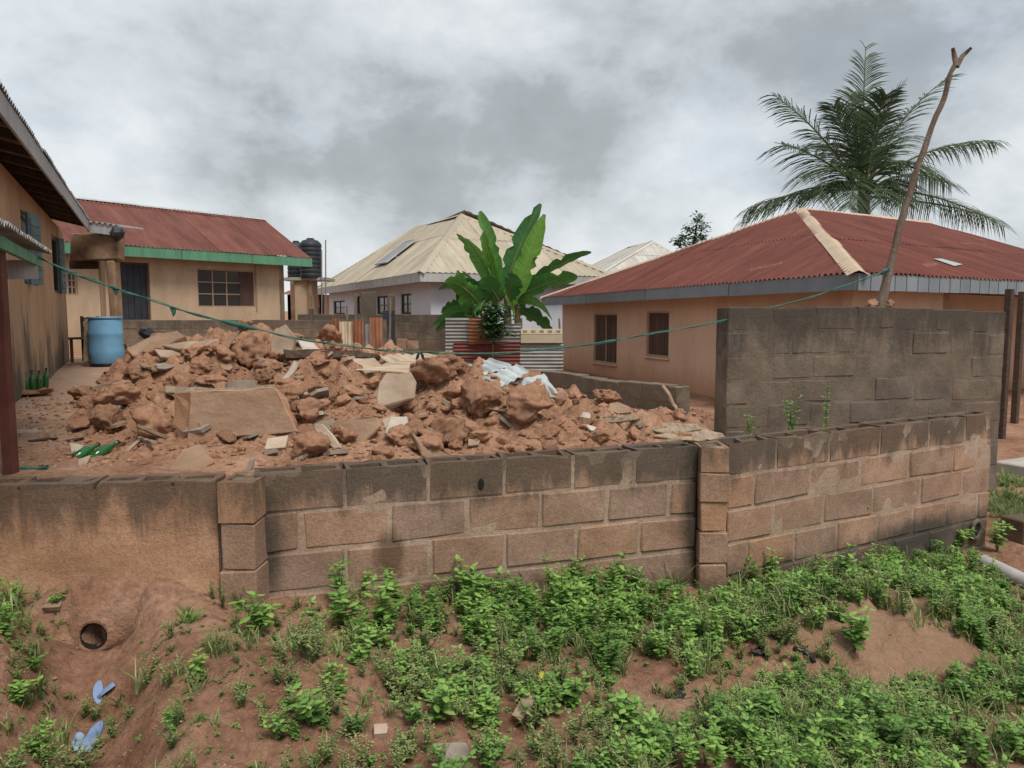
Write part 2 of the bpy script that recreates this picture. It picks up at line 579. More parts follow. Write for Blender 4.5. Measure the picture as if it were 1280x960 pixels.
M['mudbrick'] = simple('mud_beam', ((0.16, 0.1, 0.06), (0.25, 0.16, 0.1), (0.32, 0.22, 0.14)), 3, 0.95, 0.7, 30, 0.02)


def roof_mat(name, cols, rust, rust_amt, rough=0.55, metal=0.25):
    m, nt, bs = newmat(name)
    t = NT(nt)
    u = t.uv()
    col = t.ramp(t.noise(t.map(u, (1.4, 0.5, 1)), 1.6, 7, 0.65, 0.3), [(0.3, cols[0]), (0.5, cols[1]), (0.72, cols[2])])
    st = t.ramp(t.noise(t.map(u, (6, 0.35, 1)), 2.0, 7, 0.7), [(0.35, 0.78), (0.65, 1.1)])
    col = t.mix(1.0, col, st, 'MULTIPLY')
    k = t.ramp(t.noise(t.map(u, (0.55, 1.6, 1)), 1.3, 8, 0.7, 0.4), [(0.62, 0.0), (0.72, rust_amt)])
    col = t.mix(k, col, rust)
    oi = t.N('ShaderNodeObjectInfo')
    hs = t.N('ShaderNodeHueSaturation')
    t.L(col, hs.inputs['Color']); t.L(t.math('MULTIPLY_ADD', oi.outputs['Random'], 0.22, 0.89), hs.inputs['Value'])
    t.L(hs.outputs[0], bs.inputs['Base Color'])
    bs.inputs['Roughness'].default_value = rough
    bs.inputs['Metallic'].default_value = metal
    bs.inputs['Specular IOR Level'].default_value = 0.3
    t.bump(bs, t.noise(u, 25, 5, 0.7), 0.2, 0.01)
    return m


M['roof_r'] = roof_mat('oxide_red_roof', ((0.096, 0.026, 0.016), (0.132, 0.036, 0.024), (0.171, 0.054, 0.035)), (0.296, 0.143, 0.081), 0.55, 0.7, 0.0)
M['roof_b'] = roof_mat('rusty_red_roof', ((0.11, 0.036, 0.026), (0.155, 0.053, 0.039), (0.19, 0.078, 0.058)), (0.25, 0.14, 0.095), 0.5, 0.7, 0.0)
M['roof_y'] = roof_mat('beige_roof', ((0.33, 0.28, 0.205), (0.39, 0.335, 0.25), (0.44, 0.385, 0.295)), (0.38, 0.29, 0.2), 0.35, 0.6, 0.0)
M['roof_w'] = roof_mat('pale_grey_roof', ((0.40, 0.375, 0.33), (0.47, 0.445, 0.4), (0.53, 0.5, 0.45)), (0.4, 0.33, 0.25), 0.3, 0.6, 0.0)
M['zinc'] = roof_mat('old_zinc', ((0.16, 0.155, 0.15), (0.26, 0.255, 0.245), (0.36, 0.35, 0.335)), (0.2, 0.09, 0.05), 0.55, 0.6, 0.2)
M['zincred'] = roof_mat('red_zinc', ((0.12, 0.03, 0.028), (0.17, 0.048, 0.042), (0.2, 0.075, 0.06)), (0.25, 0.16, 0.12), 0.5, 0.65, 0.1)
M['zincrust'] = roof_mat('rust_zinc', ((0.15, 0.055, 0.028), (0.27, 0.11, 0.06), (0.34, 0.2, 0.13)), (0.42, 0.38, 0.34), 0.8, 0.8, 0.05)
M['zinclight'] = roof_mat('pale_zinc', ((0.27, 0.31, 0.32), (0.38, 0.42, 0.42), (0.45, 0.49, 0.49)), (0.42, 0.24, 0.15), 0.75, 0.55, 0.15)
M['zinctan'] = roof_mat('tan_sheet', ((0.42, 0.31, 0.22), (0.52, 0.41, 0.3), (0.6, 0.5, 0.39)), (0.36, 0.2, 0.12), 0.7, 0.75, 0.0)
M['cap'] = simple('ridge_cap', ((0.40, 0.30, 0.21), (0.50, 0.39, 0.29)), 2, 0.8, 0.15)
M['fascia_g'] = simple('grey_fascia', ((0.16, 0.18, 0.20), (0.21, 0.235, 0.26)), 1.5, 0.75, 0.2, 40, 0.01, 0, 'pos', (1, 1, .3), 0.08)
M['fascia_w'] = simple('pale_fascia', ((0.32, 0.32, 0.31), (0.45, 0.45, 0.44)), 1.5, 0.75, 0.2, 40, 0.01, 0, 'pos', (3, 3, .3), 0.06)
M['fascia_l'] = simple('weathered_fascia', ((0.24, 0.245, 0.25), (0.38, 0.39, 0.4)), 3, 0.8, 0.3, 40, 0.01, 0, 'pos', (3, 3, .3), 0.08)
M['fascia_green'] = simple('green_fascia', ((0.075, 0.2, 0.12), (0.12, 0.29, 0.18)), 2.5, 0.75, 0.2, 40, 0.01, 0, 'pos', (2, 2, .3), 0.06)
M['shutter'] = simple('brown_shutter', ((0.06, 0.036, 0.028), (0.11, 0.065, 0.05)), 3, 0.75, 0.3, 50, 0.006, 0, 'pos', (4, 4, .4), 0.15)
M['frame'] = simple('window_frame_paint', ((0.30, 0.21, 0.15), (0.38, 0.28, 0.2)), 5, 0.7, 0.2)
M['darkframe'] = simple('dark_frame', ((0.06, 0.04, 0.032), (0.1, 0.07, 0.055)), 5, 0.7, 0.2)
M['bluewood'] = simple('blue_grey_shutter', ((0.075, 0.115, 0.125), (0.14, 0.19, 0.2)), 3, 0.75, 0.3, 40, 0.008, 0, 'pos', (4, 4, .5), 0.12)
M['darkdoor'] = simple('dark_blue_door', ((0.02, 0.024, 0.032), (0.04, 0.046, 0.06)), 3, 0.55, 0.2)
M['dark'] = simple('painted_interior_shade', ((0.012, 0.011, 0.01), (0.02, 0.018, 0.016)), 2, 0.95, 0)  # near-black colour stands in for the shade inside holes and openings
M['wood'] = simple('grey_wood', ((0.15, 0.105, 0.07), (0.27, 0.2, 0.14), (0.36, 0.28, 0.2)), 3, 0.85, 0.6, 25, 0.01, 0, 'obj', (8, 1, 8), 0.12)
M['polewood'] = simple('bare_pole', ((0.10, 0.072, 0.056), (0.17, 0.128, 0.102), (0.24, 0.19, 0.155)), 3, 0.9, 0.8, 20, 0.02, 0, 'pos', (6, 6, 0.8))
M['darkwood'] = simple('dark_wood', ((0.045, 0.03, 0.022), (0.1, 0.068, 0.05)), 4, 0.85, 0.5, 30, 0.008, 0, 'obj', (6, 1, 6), 0.1)
M['redpost'] = simple('red_iron_post', ((0.085, 0.025, 0.018), (0.13, 0.045, 0.032)), 5, 0.65, 0.25)
M['slab'] = simple('plastered_slab', ((0.21, 0.132, 0.083), (0.27, 0.175, 0.115), (0.36, 0.25, 0.175)), 2.6, 0.92, 0.9, 28, 0.012, 0, 'obj', (1, 1, 2.5), 0.1)
M['paleslab'] = simple('pale_plaster', ((0.26, 0.185, 0.13), (0.35, 0.265, 0.195), (0.43, 0.345, 0.265)), 4, 0.92, 0.5, 35, 0.008, 0, 'obj', (1, 1, 1), 0.12)
M['whiteslab'] = simple('whitewashed_plaster', ((0.3, 0.22, 0.16), (0.43, 0.375, 0.31), (0.52, 0.49, 0.44)), 5, 0.9, 0.4, 35, 0.008, 0, 'obj', (1, 1, 1), 0.06)
M['greyslab'] = simple('grey_concrete', ((0.17, 0.135, 0.105), (0.25, 0.21, 0.17), (0.32, 0.28, 0.24)), 5, 0.95, 0.6, 30, 0.01, 0, 'obj', (1, 1, 1), 0.1)
M['barrel'] = simple('blue_plastic', ((0.10, 0.24, 0.37), (0.15, 0.32, 0.47)), 3, 0.5, 0.15, 30, 0.01)
M['tank'] = simple('black_tank', ((0.022, 0.027, 0.032), (0.04, 0.048, 0.055)), 2, 0.5, 0.1)
M['pvc'] = simple('grey_pvc', ((0.30, 0.29, 0.275), (0.42, 0.41, 0.39)), 6, 0.55, 0.15)
M['concrete'] = simple('concrete', ((0.3, 0.27, 0.23), (0.42, 0.39, 0.35)), 4, 0.9, 0.4)
M['metalpipe'] = simple('galvanised_pipe', ((0.2, 0.2, 0.2), (0.3, 0.3, 0.3)), 5, 0.5, 0.1, 40, 0.01, 0.4)
M['rope'] = simple('green_rope', ((0.03, 0.10, 0.075), (0.07, 0.19, 0.14)), 25, 0.9, 0.6, 120, 0.004)
M['cloth'] = simple('green_cloth', ((0.02, 0.085, 0.07), (0.05, 0.15, 0.12)), 25, 0.9, 0.5, 120, 0.004)
M['black'] = simple('black_polythene', ((0.012, 0.013, 0.016), (0.03, 0.032, 0.04)), 8, 0.35, 0.4, 30, 0.01)
M['bluebit'] = simple('blue_rubber', ((0.13, 0.2, 0.36), (0.28, 0.38, 0.55)), 8, 0.6, 0.2)
M['cream'] = simple('cream_plastic', ((0.5, 0.44, 0.3), (0.6, 0.54, 0.4)), 4, 0.6, 0.1)
M['solar'] = simple('grey_panel', ((0.15, 0.155, 0.165), (0.22, 0.225, 0.235)), 2, 0.35, 0.0)
M['yellow'] = simple('yellow_leaf', ((0.45, 0.42, 0.05), (0.55, 0.5, 0.08)), 6, 0.6, 0.2)
M['straw'] = simple('dry_straw', ((0.3, 0.22, 0.12), (0.45, 0.35, 0.2)), 6, 0.9, 0.2)


def glassmat(name, col, rough=0.15):
    m, nt, bs = newmat(name)
    bs.inputs['Base Color'].default_value = (*col, 1)
    bs.inputs['Roughness'].default_value = rough
    bs.inputs['Specular IOR Level'].default_value = 0.5
    return m


M['glass'] = glassmat('window_glass', (0.035, 0.036, 0.036))


def bottlemat():
    m, nt, bs = newmat('green_bottle')
    bs.inputs['Base Color'].default_value = (0.022, 0.13, 0.035, 1)
    bs.inputs['Roughness'].default_value = 0.12
    bs.inputs['Transmission Weight'].default_value = 0.35
    return m


M['bottle'] = bottlemat()


def leafmat(name, dark, mid, light, trans=0.3, rough=0.5, src='attr'):
    m, nt, bs = newmat(name)
    t = NT(nt)
    if src == 'attr':
        a = t.N('ShaderNodeAttribute'); a.attribute_name = 'tint'
        f = a.outputs['Fac']
    else:
        oi = t.N('ShaderNodeObjectInfo')
        f = t.math('ADD', t.math('MULTIPLY', oi.outputs['Random'], 0.6), t.math('MULTIPLY', t.noise(t.pos(), 3, 5, 0.6), 0.4))
    col = t.ramp(f, [(0.05, dark), (0.5, mid), (0.95, light)])
    if src != 'attr':                              # side veins running out from the midrib
        wv = t.N('ShaderNodeTexNoise'); wv.inputs['Scale'].default_value = 3.0; wv.inputs['Detail'].default_value = 3
        t.L(t.map(t.uv(), (.25, 14, 1)), wv.inputs['Vector'])
        v = t.ramp(wv.outputs['Fac'], [(0.35, 0.68), (0.6, 1.15)])
        col = t.mix(1.0, col, v, 'MULTIPLY')
        t.bump(bs, wv.outputs['Fac'], 0.5, 0.02)
    t.L(col, bs.inputs['Base Color'])
    bs.inputs['Roughness'].default_value = rough
    bs.inputs['Specular IOR Level'].default_value = 0.3
    tr = t.N('ShaderNodeBsdfTranslucent')
    t.L(col, tr.inputs['Color'])
    ms = t.N('ShaderNodeMixShader'); ms.inputs[0].default_value = trans
    out = [n for n in nt.nodes if n.type == 'OUTPUT_MATERIAL'][0]
    t.L(bs.outputs[0], ms.inputs[1]); t.L(tr.outputs[0], ms.inputs[2])
    t.L(ms.outputs[0], out.inputs['Surface'])
    return m


M['weed'] = leafmat('weed_leaf', (0.051, 0.111, 0.025), (0.134, 0.260, 0.057), (0.281, 0.455, 0.108))
M['weedgrey'] = leafmat('weed_leaf_grey', (0.094, 0.138, 0.044), (0.194, 0.258, 0.088), (0.375, 0.396, 0.165))
M['banana'] = leafmat('banana_leaf', (0.026, 0.103, 0.030), (0.067, 0.208, 0.049), (0.141, 0.333, 0.067), 0.3, 0.4, 'obj')
M['bananalight'] = leafmat('young_banana_leaf', (0.09, 0.24, 0.03), (0.14, 0.32, 0.045), (0.19, 0.4, 0.06), 0.45, 0.4, 'obj')
M['palm'] = leafmat('palm_leaflet', (0.025, 0.046, 0.022), (0.055, 0.09, 0.04), (0.105, 0.145, 0.065), 0.3, 0.45)
M['tree'] = leafmat('tree_leaf', (0.02, 0.05, 0.018), (0.045, 0.1, 0.03), (0.08, 0.16, 0.05), 0.25)
M['stem'] = simple('weed_stem', ((0.07, 0.11, 0.03), (0.12, 0.12, 0.05)), 8, 0.7, 0)
M['bananastem'] = simple('banana_stem', ((0.10, 0.12, 0.04), (0.22, 0.2, 0.09), (0.16, 0.11, 0.06)), 3, 0.7, 0.3, 20, 0.01, 0, 'pos', (3, 3, .5))
M['trunk'] = simple('palm_trunk', ((0.09, 0.075, 0.055), (0.17, 0.14, 0.105)), 6, 0.9, 0.6, 20, 0.02)
#@@GEOMETRY
# ------------------------------------------------------------------ lie of the land
WTOP = 0.735                                   # top of the front wall
FW = [P(-90, 600, 3.95), P(270, 600, 4.10), P(318, 600, 4.24), P(873, 560, 5.13), P(912, 556, 5.23), P(1242, 520, 6.8)]
FW = [Vector((p.x, p.y, 0)) for p in FW]       # front face of the wall at its corners


def fw_y(x):
    if x <= FW[0].x: return FW[0].y
    for a, b in zip(FW, FW[1:]):
        if x <= b.x:
            return a.y + (b.y - a.y) * (x - a.x) / (b.x - a.x)
    return FW[-1].y


def lerp_tab(tab, x):
    if x <= tab[0][0]: return tab[0][1:]
    for a, b in zip(tab, tab[1:]):
        if x <= b[0]:
            t = (x - a[0]) / (b[0] - a[0])
            return tuple(u + (v - u) * t for u, v in zip(a[1:], b[1:]))
    return tab[-1][1:]


FOOT = [(-3.4, 0.12), (-1.44, 0.02), (0, -0.13), (1.35, -0.27), (2.8, -0.40), (4.25, -0.48), (7, -0.42), (30, -0.3)]
COMP = [(-3, 4.5, .67), (-5, 8, .67), (-8, 14, .67), (-2, 5, .68), (-1, 5, .66), (0, 5.5, .64), (.8, 5.6, .66), (1.5, 6, .56), (2, 7, .40), (3, 7, .1),
        (4, 7.3, -.3), (2.5, 9, .36), (2, 10, .33), (3.5, 11, .1), (4.2, 15, -.32), (2, 22, -.3), (6, 11, -.3), (0, 10, .5), (-3, 12, .6), (-7, 20, .6),
        (0, 19, .3), (-4, 25, .3), (0, 30, .1), (-15, 25, .6), (9, 12, -.3), (8, 8, -.3), (12, 20, -.3)]
CH = [P(114, 818, 3.87), P(112, 840, 3.75), P(118, 880, 3.45), P(105, 960, 3.05), P(95, 1100, 2.5)]   # course of the drain channel


def seg_d(x, y, a, b):
    ax, ay, bx, by = a.x, a.y, b.x, b.y
    t = max(0, min(1, ((x - ax) * (bx - ax) + (y - ay) * (by - ay)) / ((bx - ax) ** 2 + (by - ay) ** 2)))
    return math.hypot(x - ax - t * (bx - ax), y - ay - t * (by - ay))


def smooth(a, b, x):
    t = max(0.0, min(1.0, (x - a) / (b - a)))
    return t * t * (3 - 2 * t)


BUMPS = [(2.2, 4.45, .62, .30), (1.45, 4.25, .4, .12), (-.95, 3.25, .45, .10), (-2.6, 3.3, .5, .12), (4.3, 5.7, .5, .08)]


def outside(x, y):
    zw = lerp_tab(FOOT, x)[0]
    yw = fw_y(x)
    t = max(0, min(1.2, (yw - y) / max(0.5, yw - 1.2)))
    z = zw * (1 - t) + (-0.06 - 0.03 * x) * t if t < 1 else (-0.06 - 0.03 * x)
    z = max(z, -0.75)
    z -= 0.05 * math.sin(min(1, t * 1.4) * math.pi) * smooth(-1.5, 0, x)
    if -6 < x < 9 and y < 9:
        for bx, by, r, h in BUMPS:
            d = math.hypot(x - bx, (y - by) * 1.3)
            if d < r * 1.6:
                z += h * (1 - smooth(0.15 * r, 1.5 * r, d)) * (1 + .35 * noise.fractal((x * 5, y * 5, 6), .7, 2.2, 4))
        if x < -0.5:
            d = min(seg_d(x, y, a, b) for a, b in zip(CH, CH[1:])) + 0.04 * noise.noise((x * 6, y * 6, 1))
            if y < CH[0].y + 0.3:
                z -= (0.31 - 0.15 * smooth(CH[0].y - .42, CH[0].y - .1, y)) * (1 - smooth(0.05, 0.38, d)) * smooth(CH[0].y + .16, CH[0].y - .02, y)
            if 3.84 < y < 4.35:                        # clear the bore of the drain
                z -= .5 * (1 - smooth(.09, .14, abs(x + 2.115 - .05 * (y - 3.86))))
            # bank of soil round the drain mouth
            z += 0.16 * (1 - smooth(0.12, 0.5, math.hypot((x + 2.1) * .8, (y - 4.12)))) * smooth(3.84, 4.0, y)
        n = noise.fractal((x * 1.7, y * 1.7, 3.3), 1.0, 2.0, 4)
        z += 0.035 * n
        z += 0.024 * noise.fractal((x * 8, y * 8, 9.3), 0.7, 2.2, 5)
        e = noise.noise((x * 2.3 + 5, y * 3.1, 7))           # little eroded steps
        z += 0.045 * smooth(0.0, 0.08, e) * smooth(-.2, .5, 1.2 - abs(x + .8)) * (y < 4)
    return z


def compound(x, y):
    sw = sz = 0
    for cx, cy, cz in COMP:
        w = 1 / ((x - cx) ** 2 + (y - cy) ** 2 + 0.05) ** 1.7
        sw += w; sz += w * cz
    z = sz / sw
    if y < 20:
        z += 0.03 * noise.fractal((x * 1.3, y * 1.3, 3.3), 1.0, 2.0, 4) + 0.008 * noise.fractal((x * 8, y * 8, 1.3), 1, 2, 3)
    return z


def ground(x, y):
    if x > FW[-1].x + 0.05:
        k = smooth(FW[-1].x, FW[-1].x + 2.5, x)
        zo = outside(x, min(y, fw_y(x)))
        return zo if y < fw_y(x) else zo * (1 - smooth(6.8, 10, y)) + (-.3) * smooth(6.8, 10, y)
    if y < fw_y(x) + 0.10:
        return outside(x, y)
    d = max(abs(x), y)
    z = compound(x, y) if y < 45 and abs(x) < 40 else 0.0
    return z


def spaced(lo, a, b, hi, step, grow=1.35):
    v = list(np.arange(a, b + 1e-6, step))
    s, x = step, a
    while x > lo:
        s *= grow; x -= s; v.insert(0, max(x, lo))
    s, x = step, v[-1]
    while x < hi:
        s *= grow; x += s; v.append(min(x, hi))
    return v


def make_ground():
    xs = spaced(-700, -3.2, 5.4, 700, 0.036)
    ys = spaced(-60, 2.2, 7.0, 1500, 0.036, 1.3)
    v = [(x, y, ground(x, y)) for y in ys for x in xs]
    n = len(xs)
    f = [(j * n + i, j * n + i + 1, (j + 1) * n + i + 1, (j + 1) * n + i) for j in range(len(ys) - 1) for i in range(n - 1)]
    me = bpy.data.meshes.new('ground')
    me.from_pydata(v, [], f)
    me.materials.append(M['soil'])
    me.polygons.foreach_set('use_smooth', [True] * len(me.polygons))
    o = link('ground', me)
    tag(o, 'bare reddish laterite ground with a washed out drain channel', 'ground', kind='structure')


make_ground()


# ------------------------------------------------------------------ block walls
def hollow_block(mb, c, ax, ay, hx, hy, hz, r):
    """block with two open cells in its top and a crumbled rim"""
    az = Vector((0, 0, 1))
    us = [-hx, -hx + .03, -.018, .018, hx - .03, hx]
    if hx < .12: us = [-hx, -hx + .03, hx - .03, hx]
    ws = [-hy, -hy + .06, hy - .06, hy]
    top = {}
    for i, u in enumerate(us):
        for j, w in enumerate(ws):
            dz = -abs(r.gauss(0, .005)) - (r.uniform(.01, .03) if r.random() < .1 else 0)
            top[i, j] = len(mb.v)
            mb.v.append(c + ax * u + ay * (w + (r.uniform(0, .006) if j == 0 else 0)) + az * (hz + dz))
    low = {}
    for i in range(len(us)):
        for j in range(len(ws)):
            if 0 < j < 3 and 0 < i < len(us) - 1:
                low[i, j] = len(mb.v)
                mb.v.append(mb.v[top[i, j]] - az * r.choice((.02, .03, .045, .07)))
    cells = [(1, 1), (3, 1)] if len(us) == 6 else [(1, 1)]
    for i in range(len(us) - 1):
        for j in range(3):
            q = [(i, j), (i + 1, j), (i + 1, j + 1), (i, j + 1)]
            if (i, j) in cells:
                mb.f.append(tuple(low[k] for k in q))
                for a, b in zip(q, q[1:] + q[:1]):
                    mb.f.append((top[b], top[a], low[a], low[b]))
            else:
                mb.f.append(tuple(top[k] for k in q))
    bot = {}
    ring = [(i, 0) for i in range(len(us))] + [(len(us) - 1, j) for j in range(1, 4)] + [(i, 3) for i in range(len(us) - 2, -1, -1)] + [(0, 2), (0, 1)]
    for k in ring:
        bot[k] = len(mb.v)
        i, j = k
        mb.v.append(c + ax * us[i] + ay * ws[j] - az * hz)
    for a, b in zip(ring, ring[1:] + ring[:1]):
        mb.f.append((bot[a], bot[b], top[b], top[a]))


def lay_wall(root, A, B, ztop, courses, mat, mortar, joints=None, th=.225, ch=.24, first_hollow=True, seed=1, top_fn=None, proud=.0085, bottom=None, bl=.475):
    """courses of blocks between A and B (front face line); each block is a part, the mortar body another"""
    r = random.Random(seed)
    A, B = Vector((A.x, A.y, 0)), Vector((B.x, B.y, 0))
    ax = (B - A).normalized()
    ay = Vector((-ax.y, ax.x, 0))                        # away from the viewer
    Lw = (B - A).length
    az = Vector((0, 0, 1))
    for k in range(courses):
        z1 = ztop - k * ch
        z0 = z1 - ch
        if joints and k < len(joints):
            cut = [0] + [j for j in joints[k]] + [Lw]
        else:
            cut = [0]; x = bl * (.5 if k % 2 else 1) + r.uniform(-.05, .05)
            while x < Lw - .12:
                cut.append(x); x += bl + r.uniform(-.015, .015)
            cut.append(Lw)
        for a, b in zip(cut, cut[1:]):
            m = .011 + r.uniform(0, .006)
            a2, b2 = (a + m if a > 0 else a), (b - m if b < Lw else b)
            dz = r.uniform(-.004, .004)
            hz = (ch - .022) / 2
            c = A + ax * ((a2 + b2) / 2) + ay * (th / 2 + r.uniform(-.004, .004)) + az * ((z0 + z1) / 2 + .011 + dz)
            if top_fn: c = c + az * top_fn((a2 + b2) / 2 / Lw)
            mb = MB()
            if k == 0 and first_hollow:
                hollow_block(mb, c, ax, ay, (b2 - a2) / 2, th / 2, hz, r)
            else:
                mb.box(c, ax, ay, az, (b2 - a2) / 2, th / 2, hz, .009, .006, r)
            part('block', mb, mat, root)
    mb = MB()
    h = courses * ch
    n = max(2, int(Lw / .06))
    # mortar body: a gently uneven sheet just behind the block faces, closed at the back
    rows = max(2, int(h / .06))
    base = len(mb.v)
    for j in range(rows + 1):
        for i in range(n + 1):
            u = Lw * i / n
            z = ztop - .006 - (h - .006) * (1 - j / rows) + (.012 * noise.noise((u * 11, seed, 2)) if j == rows else 0)
            p = A + ax * u + ay * (proud + .0085 * noise.fractal((u * 5 + seed, z * 5, 4), .8, 2.2, 3) - .001) + az * z
            if top_fn: p = p + az * top_fn(u / Lw)
            mb.v.append(p)
    for j in range(rows):
        for i in range(n):
            q = base + j * (n + 1) + i
            mb.f.append((q, q + 1, q + n + 2, q + n + 1))
    off = ay * (th - 2 * proud)
    tp = [base + rows * (n + 1) + i for i in range(n + 1)]
    bk = []
    for i in tp:
        bk.append(len(mb.v)); mb.v.append(mb.v[i] + off)
    bt = []
    for i in range(n + 1):
        bt.append(len(mb.v)); mb.v.append(mb.v[base + i] + off)
    for i in range(n):
        mb.f.append((bt[i + 1], bt[i], bk[i], bk[i + 1]))
    L0 = [base + j * (n + 1) for j in range(rows + 1)]
    for col_, fl in ((L0, True), ([i + n for i in L0], False)):          # close the two ends
        bb = []
        for i in col_:
            bb.append(len(mb.v)); mb.v.append(mb.v[i] + off)
        for a, b, c, d in zip(col_, col_[1:], bb[1:], bb):
            mb.f.append((a, b, c, d) if fl else (d, c, b, a))
    part('mortar', mb, mortar, root, True)


def joint_px(row_px, A, B, y):
    """pixel columns of the joints to lengths along the wall"""
    ax = (B - A); L_ = ax.length
    n = Vector((-ax.y, ax.x, 0)).normalized()
    return [(PP(x, y, A, n) - A).dot(ax) / L_ for x in row_px]


def front_wall():
    w = thing('compound_wall', 'low weathered sandcrete block wall with two pillars in front of the rubble', 'wall', (FW[2].x, FW[2].y, -.3))
    jm = [joint_px(r_, FW[2], FW[3], y) for r_, y in (((431, 536, 631, 716, 793), 610), ((376, 488, 585, 676, 759, 836), 650), ((432, 538, 632, 720, 798), 700), ((480, 590, 690, 770), 740))]
    lay_wall(w, FW[2], FW[3], WTOP, 5, M['block'], M['mortar'], jm, seed=3)
    jr = [joint_px(r_, FW[4], FW[5], y) for r_, y in (((971, 1037, 1100, 1160, 1205), 575), ((944, 1013, 1075, 1135, 1190), 610), ((967, 1030, 1090, 1150, 1200), 650))]
    lay_wall(w, FW[4], FW[5], WTOP, 6, M['block'], M['mortar'], jr, seed=5)
    # rendered stretch: hollow top course showing over a skin of render
    A, B = FW[0], FW[1]
    ax = (B - A).normalized(); ay = Vector((-ax.y, ax.x, 0)); az = Vector((0, 0, 1))
    Lw = (B - A).length
    r = random.Random(9)
    jl = [0] + joint_px((22, 117, 215), A, B, 620) + [Lw]
    for a, b in zip(jl, jl[1:]):
        mb = MB()
        hollow_block(mb, A + ax * ((a + b) / 2) + ay * .12 + az * (WTOP - .13), ax, ay, (b - a) / 2 - .008, .105, .125, r)
        part('block', mb, M['plaster'], w)
    n, rows = 150, 44
    mb = MB()
    for j in range(rows + 1):
        for i in range(n + 1):
            u, z = Lw * i / n, -.25 + (WTOP - .03 + .25) * j / rows
            d = .006 * noise.fractal((u * 3, z * 3, 8), 1, 2, 5)
            d -= .035 * smooth(.25, -.02, z + .05 * noise.noise((u * 3, 2, 2)))      # render swells at the foot
            for jx in jl[1:-1]:
                d += .007 * math.exp(-((u - jx) / .012) ** 2) * smooth(.3, .45, z)
            d += .006 * math.exp(-((z - .5) / .01) ** 2) * smooth(.0, .3, noise.noise((u * 2, 1, 1)) + .2)
            if r.random() < .004: d += .01
            zz = z + (.02 * noise.noise((u * 7, 0, 5)) if j == rows else 0)
            mb.v.append(A + ax * u + ay * d + az * zz)
    for j in range(rows):
        for i in range(n):
            q = j * (n + 1) + i
            mb.f.append((q, q + 1, q + n + 2, q + n + 1))
    part('render_skin', mb, M['plaster'], w, True)
    mb = MB()
    mb.box((A + B) / 2 + ay * .13 + az * .17, ax, ay, az, Lw / 2, .085, .42)
    part('mortar', mb, M['mortar'], w)
    # pillars of stacked blocks
    for px0, px1, D, ztop, cuts, mt, pr in ((271, 316, 4.06, WTOP, (.735, .50, .24, -.02, -.22), M['pillarm'], .02), (876, 911, 5.06, WTOP + .012, (.747, .565, .36, .155, -.06, -.3), M['pillarm'], .02)):
        a, b = P(px0, 600, D), P(px1, 600, D)
        a.z = b.z = 0
        pax = (b - a).normalized(); pay = Vector((-pax.y, pax.x, 0))
        core = MB()
        core.box((a + b) / 2 + pay * .14 + az * ((cuts[0] + cuts[-1]) / 2 - .01), pax, pay, az, (b - a).length / 2 - .01, .13, (cuts[0] - cuts[-1]) / 2 - .012)
        pil = part('pillar', core, M['mortar'], w)
        for k, (z1, z0) in enumerate(zip(cuts, cuts[1:])):
            mb = MB()
            c = (a + b) / 2 + pay * (.14 + r.uniform(-.005, .005)) + az * ((z0 + z1) / 2)
            if k == 0: hollow_block(mb, c, pax, pay, (b - a).length / 2, .14, (z1 - z0) / 2 - .006, r)
            else: mb.box(c, pax, pay, az, (b - a).length / 2 + r.uniform(-.004, .004), .14, (z1 - z0) / 2 - .004, .007, .007, r)
            o = link('block', mb.mesh('block', mt), pil)
    # dark disc on the wall face, painted as the shade of a weep hole
    c = PP(601, 605, FW[2], ay)
    wx = (FW[3] - FW[2]).normalized(); wy = Vector((-wx.y, wx.x, 0))
    c = PP(601, 605, FW[2], wy)
    mb = MB()
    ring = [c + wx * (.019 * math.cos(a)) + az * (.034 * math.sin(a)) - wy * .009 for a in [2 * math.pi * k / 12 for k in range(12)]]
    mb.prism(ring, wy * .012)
    part('painted_weep_hole', mb, M['dark'], w)
    # drain mouth at the foot of the rendered stretch: a short pipe bedded in a mortar collar
    c = P(114, 797, 3.86)
    dirn = Vector((.05, -1, .16)).normalized()
    side = dirn.cross(az).normalized(); up = side.cross(dirn)
    mb = MB()
    n = 24
    prof = [(-.1, .46), (.02, .36), (.1, .27), (.155, .19), (.19, .125), (.205, .088), (.208, .074), (.2, .068), (.03, .066)]
    for t_, rr in prof:
        for k in range(n):
            a = 2 * math.pi * k / n
            q = 1 + .09 * noise.noise((math.cos(a) * 2, math.sin(a) * 2, t_ * 6)) * (t_ < .19)
            lo = max(0.0, -math.sin(a))                # the boss thins out below the mouth
            r2 = rr * (1 - lo) + min(rr, .092) * lo
            mb.v.append(c + dirn * (t_ - .22) + (side * math.cos(a) * 1.05 + up * math.sin(a)) * r2 * q)
    for i in range(len(prof) - 1):
        for k in range(n):
            mb.f.append((i * n + k, i * n + (k + 1) % n, (i + 1) * n + (k + 1) % n, (i + 1) * n + k))
    dp = part('drain_mouth', mb, M['soil'], w, True)
    mb = MB()
    mb.tube([c + dirn * -.02, c + dirn * -.5], [.0665, .064], 20, False)
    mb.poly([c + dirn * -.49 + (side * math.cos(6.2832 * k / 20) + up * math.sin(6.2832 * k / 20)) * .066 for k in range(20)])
    link('pipe_bore', mb.mesh('pipe_bore', M['dark'], True), dp)  # shade inside the pipe put into the bore's near-black colour
    # sleeve on the last block, at the right end; its hole is a disc of painted shade
    ex = (FW[5] - FW[4]).normalized(); ey = Vector((-ex.y, ex.x, 0))
    c = PP(1216, 661, FW[4], ey)
    mb = MB()
    n = 16
